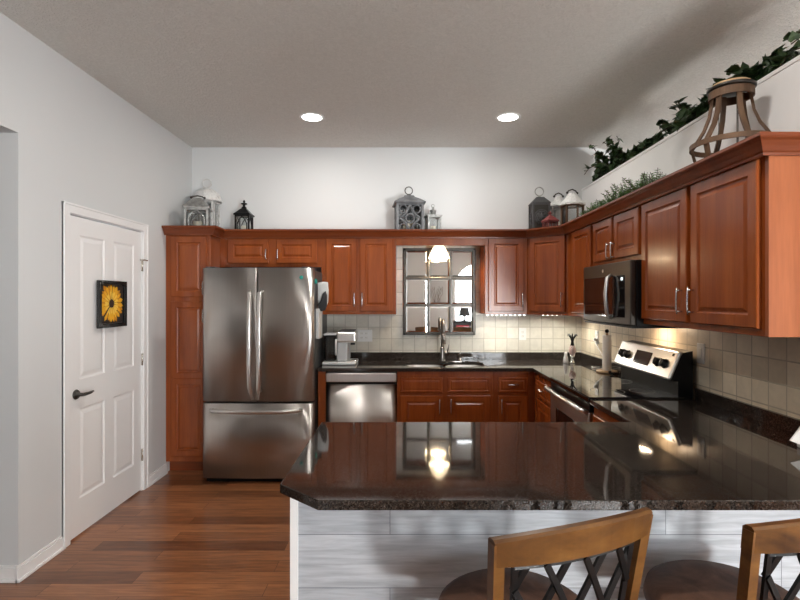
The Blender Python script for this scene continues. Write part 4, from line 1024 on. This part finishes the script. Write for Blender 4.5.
# ------------------------------------------------------------------ bar stools
SEAT = .68
def make_stool(label):
    # local frame: seat centre at origin, backrest towards -y
    r = thing('bar_stool', label, 'stool', (0, 0, 0), 0, 'swivel stools at the peninsula')
    MB().lathe([(0, SEAT-.07), (.19, SEAT-.07), (.207, SEAT-.055), (.213, SEAT-.035), (.207, SEAT-.012), (.185, SEAT+.002), (.12, SEAT+.008), (0, SEAT+.010)], (0, 0, 0), 40).build('seat', 'leather', r, True)
    MB().lathe([(0, SEAT-.115), (.175, SEAT-.115), (.19, SEAT-.10), (.19, SEAT-.0705), (0, SEAT-.0705)], (0, 0, 0), 36).build('seat_ring', 'honey', r, True)
    MB().lathe([(0, SEAT-.15), (.09, SEAT-.15), (.09, SEAT-.1155), (0, SEAT-.1155)], (0, 0, 0), 24).build('swivel', 'black_metal', r, True)
    MB().box(-.15, .15, -.15, .15, SEAT-.185, SEAT-.1505, .008).build('apron', 'honey', r, True)
    for sx in (-1, 1):
        for sy in (-1, 1):
            MB().bar((sx*.125, sy*.125, SEAT-.18), (sx*.20, sy*.20, .001), .040, .040, bev=.004).build('leg', 'honey', r, True)
    fr = MB()
    for a, c in (((-1, -1), (1, -1)), ((1, -1), (1, 1)), ((1, 1), (-1, 1)), ((-1, 1), (-1, -1))):
        fr.bar((a[0]*.172, a[1]*.172, .20), (c[0]*.172, c[1]*.172, .20), .024, .030)
    fr.build('footrest', 'black_metal', r, True)
    # back: posts lean away from the seat and flare outwards; top rail gently curved
    def bp(u, z):       # u in -1..1 across the back
        t = (z-.58)/(1.012-.58)
        x = u*(.176+.028*t); y = -.185-.065*t+.028*(u*u-1)*-1*-1
        return Vector((x, y, z))
    for s in (-1, 1):
        mb = MB(); zz = [.585, .68, .80, .92, 1.0]; pts = [bp(s, z) for z in zz]
        vs = []; wd_, th = .026, .026
        for p in pts: vs += [(p.x-wd_/2, p.y-th/2, p.z), (p.x+wd_/2, p.y-th/2, p.z), (p.x+wd_/2, p.y+th/2, p.z), (p.x-wd_/2, p.y+th/2, p.z)]
        fs = [(0, 1, 2, 3)[::-1], tuple(16+j for j in range(4))]
        for i in range(4):
            for j in range(4): fs.append((i*4+j, i*4+(j+1) % 4, i*4+4+(j+1) % 4, i*4+4+j))
        mb.add(vs, fs).build('back_post', 'honey', r, True)
        MB().box(s*.172-.016, s*.172+.016, -.195, -.10, .595, .63, .003).build('back_bracket', 'black_metal', r, True)
    mb = MB(); vs = []; fs = []; n = 13
    for k in range(n):
        u = -1.055+2.11*k/(n-1); crown = .012*(1-u*u)
        for (dy, z) in ((-.015, .950), (.013, .950), (.013, 1.006+crown), (.006, 1.012+crown), (-.009, 1.012+crown), (-.015, 1.006+crown)):
            p = bp(u, z); vs.append((p.x, p.y+dy, z))
    for k in range(n-1):
        for j in range(6): fs.append((k*6+j, k*6+(j+1) % 6, k*6+6+(j+1) % 6, k*6+6+j))
    fs.append(tuple(range(6))); fs.append(tuple((n-1)*6+j for j in range(6)))
    mb.add(vs, fs).build('top_rail', 'honey', r, True)
    mb = MB(); vs = []; fs = []
    for k in range(n):
        u = -.94+1.88*k/(n-1)
        for (dy, z) in ((-.012, .60), (.010, .60), (.010, .635), (-.012, .635)): p = bp(u, z); vs.append((p.x, p.y+dy, z))
    for k in range(n-1):
        for j in range(4): fs.append((k*4+j, k*4+(j+1) % 4, k*4+4+(j+1) % 4, k*4+4+j))
    fs.append(tuple(range(4))); fs.append(tuple((n-1)*4+j for j in range(4)))
    mb.add(vs, fs).build('lower_rail', 'honey', r, True)
    # black metal lattice
    la = MB(); t = .0075
    def lb(u0, z0, u1, z1, dy, wd=.0145):
        m_ = 6; 
        for k in range(m_):
            a0 = bp(u0+(u1-u0)*k/m_, z0+(z1-z0)*k/m_); a1 = bp(u0+(u1-u0)*(k+1)/m_, z0+(z1-z0)*(k+1)/m_)
            e_ = (a1-a0).normalized()*.002
            a0.y += dy; a1.y += dy; la.bar(a0-e_, a1+e_, wd, t, up=(0, -1, .15))
    zb, zt_ = .632, .954; uu = .80
    lb(-uu, zb, -uu, zt_, 0); lb(uu, zb, uu, zt_, 0); lb(-uu, zb+.006, uu, zb+.006, 0); lb(-uu, zt_-.010, uu, zt_-.010, 0)
    H = zt_-zb-.01
    sl = H/(2*uu)*1.9     # diagonal slope (z per u)
    for sgn, dy in ((1, .003), (-1, -.004)):
        for c in (-1.05, -.55, -.05, .45, .95):
            # line u = sgn*(z-zm)/sl + c
            zm = (zb+zt_)/2; pts = []
            z_lo, z_hi = zb+.004, zt_-.012
            ulo, uhi = sgn*(z_lo-zm)/sl+c*1.0, sgn*(z_hi-zm)/sl+c*1.0
            def clip(ua, za, ub, zb_):
                if ua > ub: ua, za, ub, zb_ = ub, zb_, ua, za
                if ub < -uu or ua > uu: return None
                if ua < -uu: f_ = (-uu-ua)/(ub-ua); za += (zb_-za)*f_; ua = -uu
                if ub > uu: f_ = (uu-ua)/(ub-ua); zb_ = za+(zb_-za)*f_; ub = uu
                return ua, za, ub, zb_
            cl = clip(ulo, z_lo, uhi, z_hi)
            if cl and cl[2]-cl[0] > .12: lb(*cl, dy)
    la.build('lattice', 'black_metal', r, True)
    return r
s1 = make_stool('honey wood stool with black lattice back, left of the two at the peninsula')
s1.location = (.296, 1.345, 0); s1.rotation_euler = (0, 0, R(20.5))
s2 = copy_tree(s1); s2.location = (.905, 1.392, 0); s2.rotation_euler = (0, 0, R(15))
s2['label'] = 'honey wood lattice-back stool cut off by the right edge of the photo'

# ------------------------------------------------------------------ what the mirror shows of the room behind
r = thing('sideboard', 'dark sideboard by the window, seen in the mirror', 'sideboard', (1.85, -3.9, 0))
MB().box(1.30, 2.40, -4.15, -3.72, .10, .86, .006).build('body', 'dark_grey', r)
MB().box(1.27, 2.43, -4.18, -3.69, .8605, .90, .006).build('top', 'black_wood', r)
for x in (1.34, 2.36):
    for y in (-4.12, -3.76): MB().box(x-.03, x+.03, y-.03, y+.03, .0, .10).build('leg', 'black_wood', r)
for k in range(3): MB().box(1.32+.355*k, 1.32+.355*k+.345, -3.72, -3.705, .14, .83, .004).build('door', 'dark_grey', r)
one(MB().box(1.38, 1.72, -3.704, -3.69, .70, .78, .003), 'red_runner', 'red_cloth', 'red cloth hanging on the dark sideboard in the mirror', 'cloth', (1.55, -3.70, .70))
r = thing('table_lamp', 'table lamp with dark tapered shade, seen in the mirror', 'lamp', (1.62, -3.93, .90))
MB().lathe([(0, .9005), (.07, .9005), (.07, .915), (.02, .93), (.03, .98), (.02, 1.03), (.01, 1.06), (.01, 1.25), (0, 1.25)], (1.62, -3.93, 0), 20).build('base', 'gunmetal', r)
MB().lathe([(.17, 1.02), (.11, 1.27), (.107, 1.27), (.166, 1.02), (.17, 1.02)], (1.62, -3.93, 0), 28, cap=False).build('lamp_shade', 'dark_grey', r)
r = thing('wall_art', 'pale canvas with dark branches, seen in the mirror', 'picture', (.95, YR+.003, 1.35))
MB().box(.62, 1.18, YR+.001, YR+.03, 1.35, 2.05, .004).build('canvas', 'canvas', r)
bb = MB(); rg = random.Random(4)
for k in range(9):
    x = .8+.2*rg.random(); z = 1.4; pts = [(x, YR+.033, z)]
    for j in range(4): x += rg.uniform(-.07, .09); z += rg.uniform(.07, .14); pts.append((min(1.15, max(.65, x)), YR+.033, z))
    bb.tube(pts, .004, 5)
bb.build('branches', 'weathered', r)

# unseen bookcase and door, added to brown the reflections in the steel
r = thing('bookcase', 'tall brown bookcase added unseen on the left wall to tone the refrigerator reflection', 'bookcase', (XL+.2, .35, 0))
bk = MB(); bx0, bx1, by0, by1, bz = XL+.004, XL+.36, -.75, 1.50, 2.15
bk.box(bx0, bx1, by0, by0+.03, 0, bz).box(bx0, bx1, by1-.03, by1, 0, bz).box(bx0, bx0+.015, by0+.03, by1-.03, 0, bz).box(bx0, bx1, by0+.03, by1-.03, bz-.03, bz)
bk.box(bx0, bx1, .36, .39, 0, bz-.03).build('case', 'weathered', r)
for k in range(5):
    for a, c in ((by0+.031, .359), (.391, by1-.031)): MB().box(bx0+.016, bx1-.005, a, c, .06+.41*k, .085+.41*k).build('shelf', 'weathered', r)
dd2 = tag(bpy.data.objects.new('door_2', None), 'brown wooden entry door added unseen behind the camera', 'door', None, 'structure'); COL.objects.link(dd2)
dd2.location = (-.10, YR+.004, 0); dd2.rotation_euler = (0, 0, pi)
db = MB(); panel_door(db, 0, .95, .01, 2.05, .04, [(0, .475, .01, 1.03), (.475, .95, .01, 1.03), (0, .475, 1.03, 2.05), (.475, .95, 1.03, 2.05)], [(0, 0), (.10, 0), (.11, .01), (.14, .002)])
db.build('door_slab', 'weathered', dd2, True)
MB().lathe([(0, 0), (.03, 0), (.03, .01), (.012, .015), (.012, .04), (.028, .05), (.028, .07), (0, .075)], (0, 0, 0), 18, mtx=Matrix.Translation((.07, -.04, 1.0)) @ Matrix.Rotation(pi/2, 4, 'X')).build('door_knob', 'nickel', dd2, True)
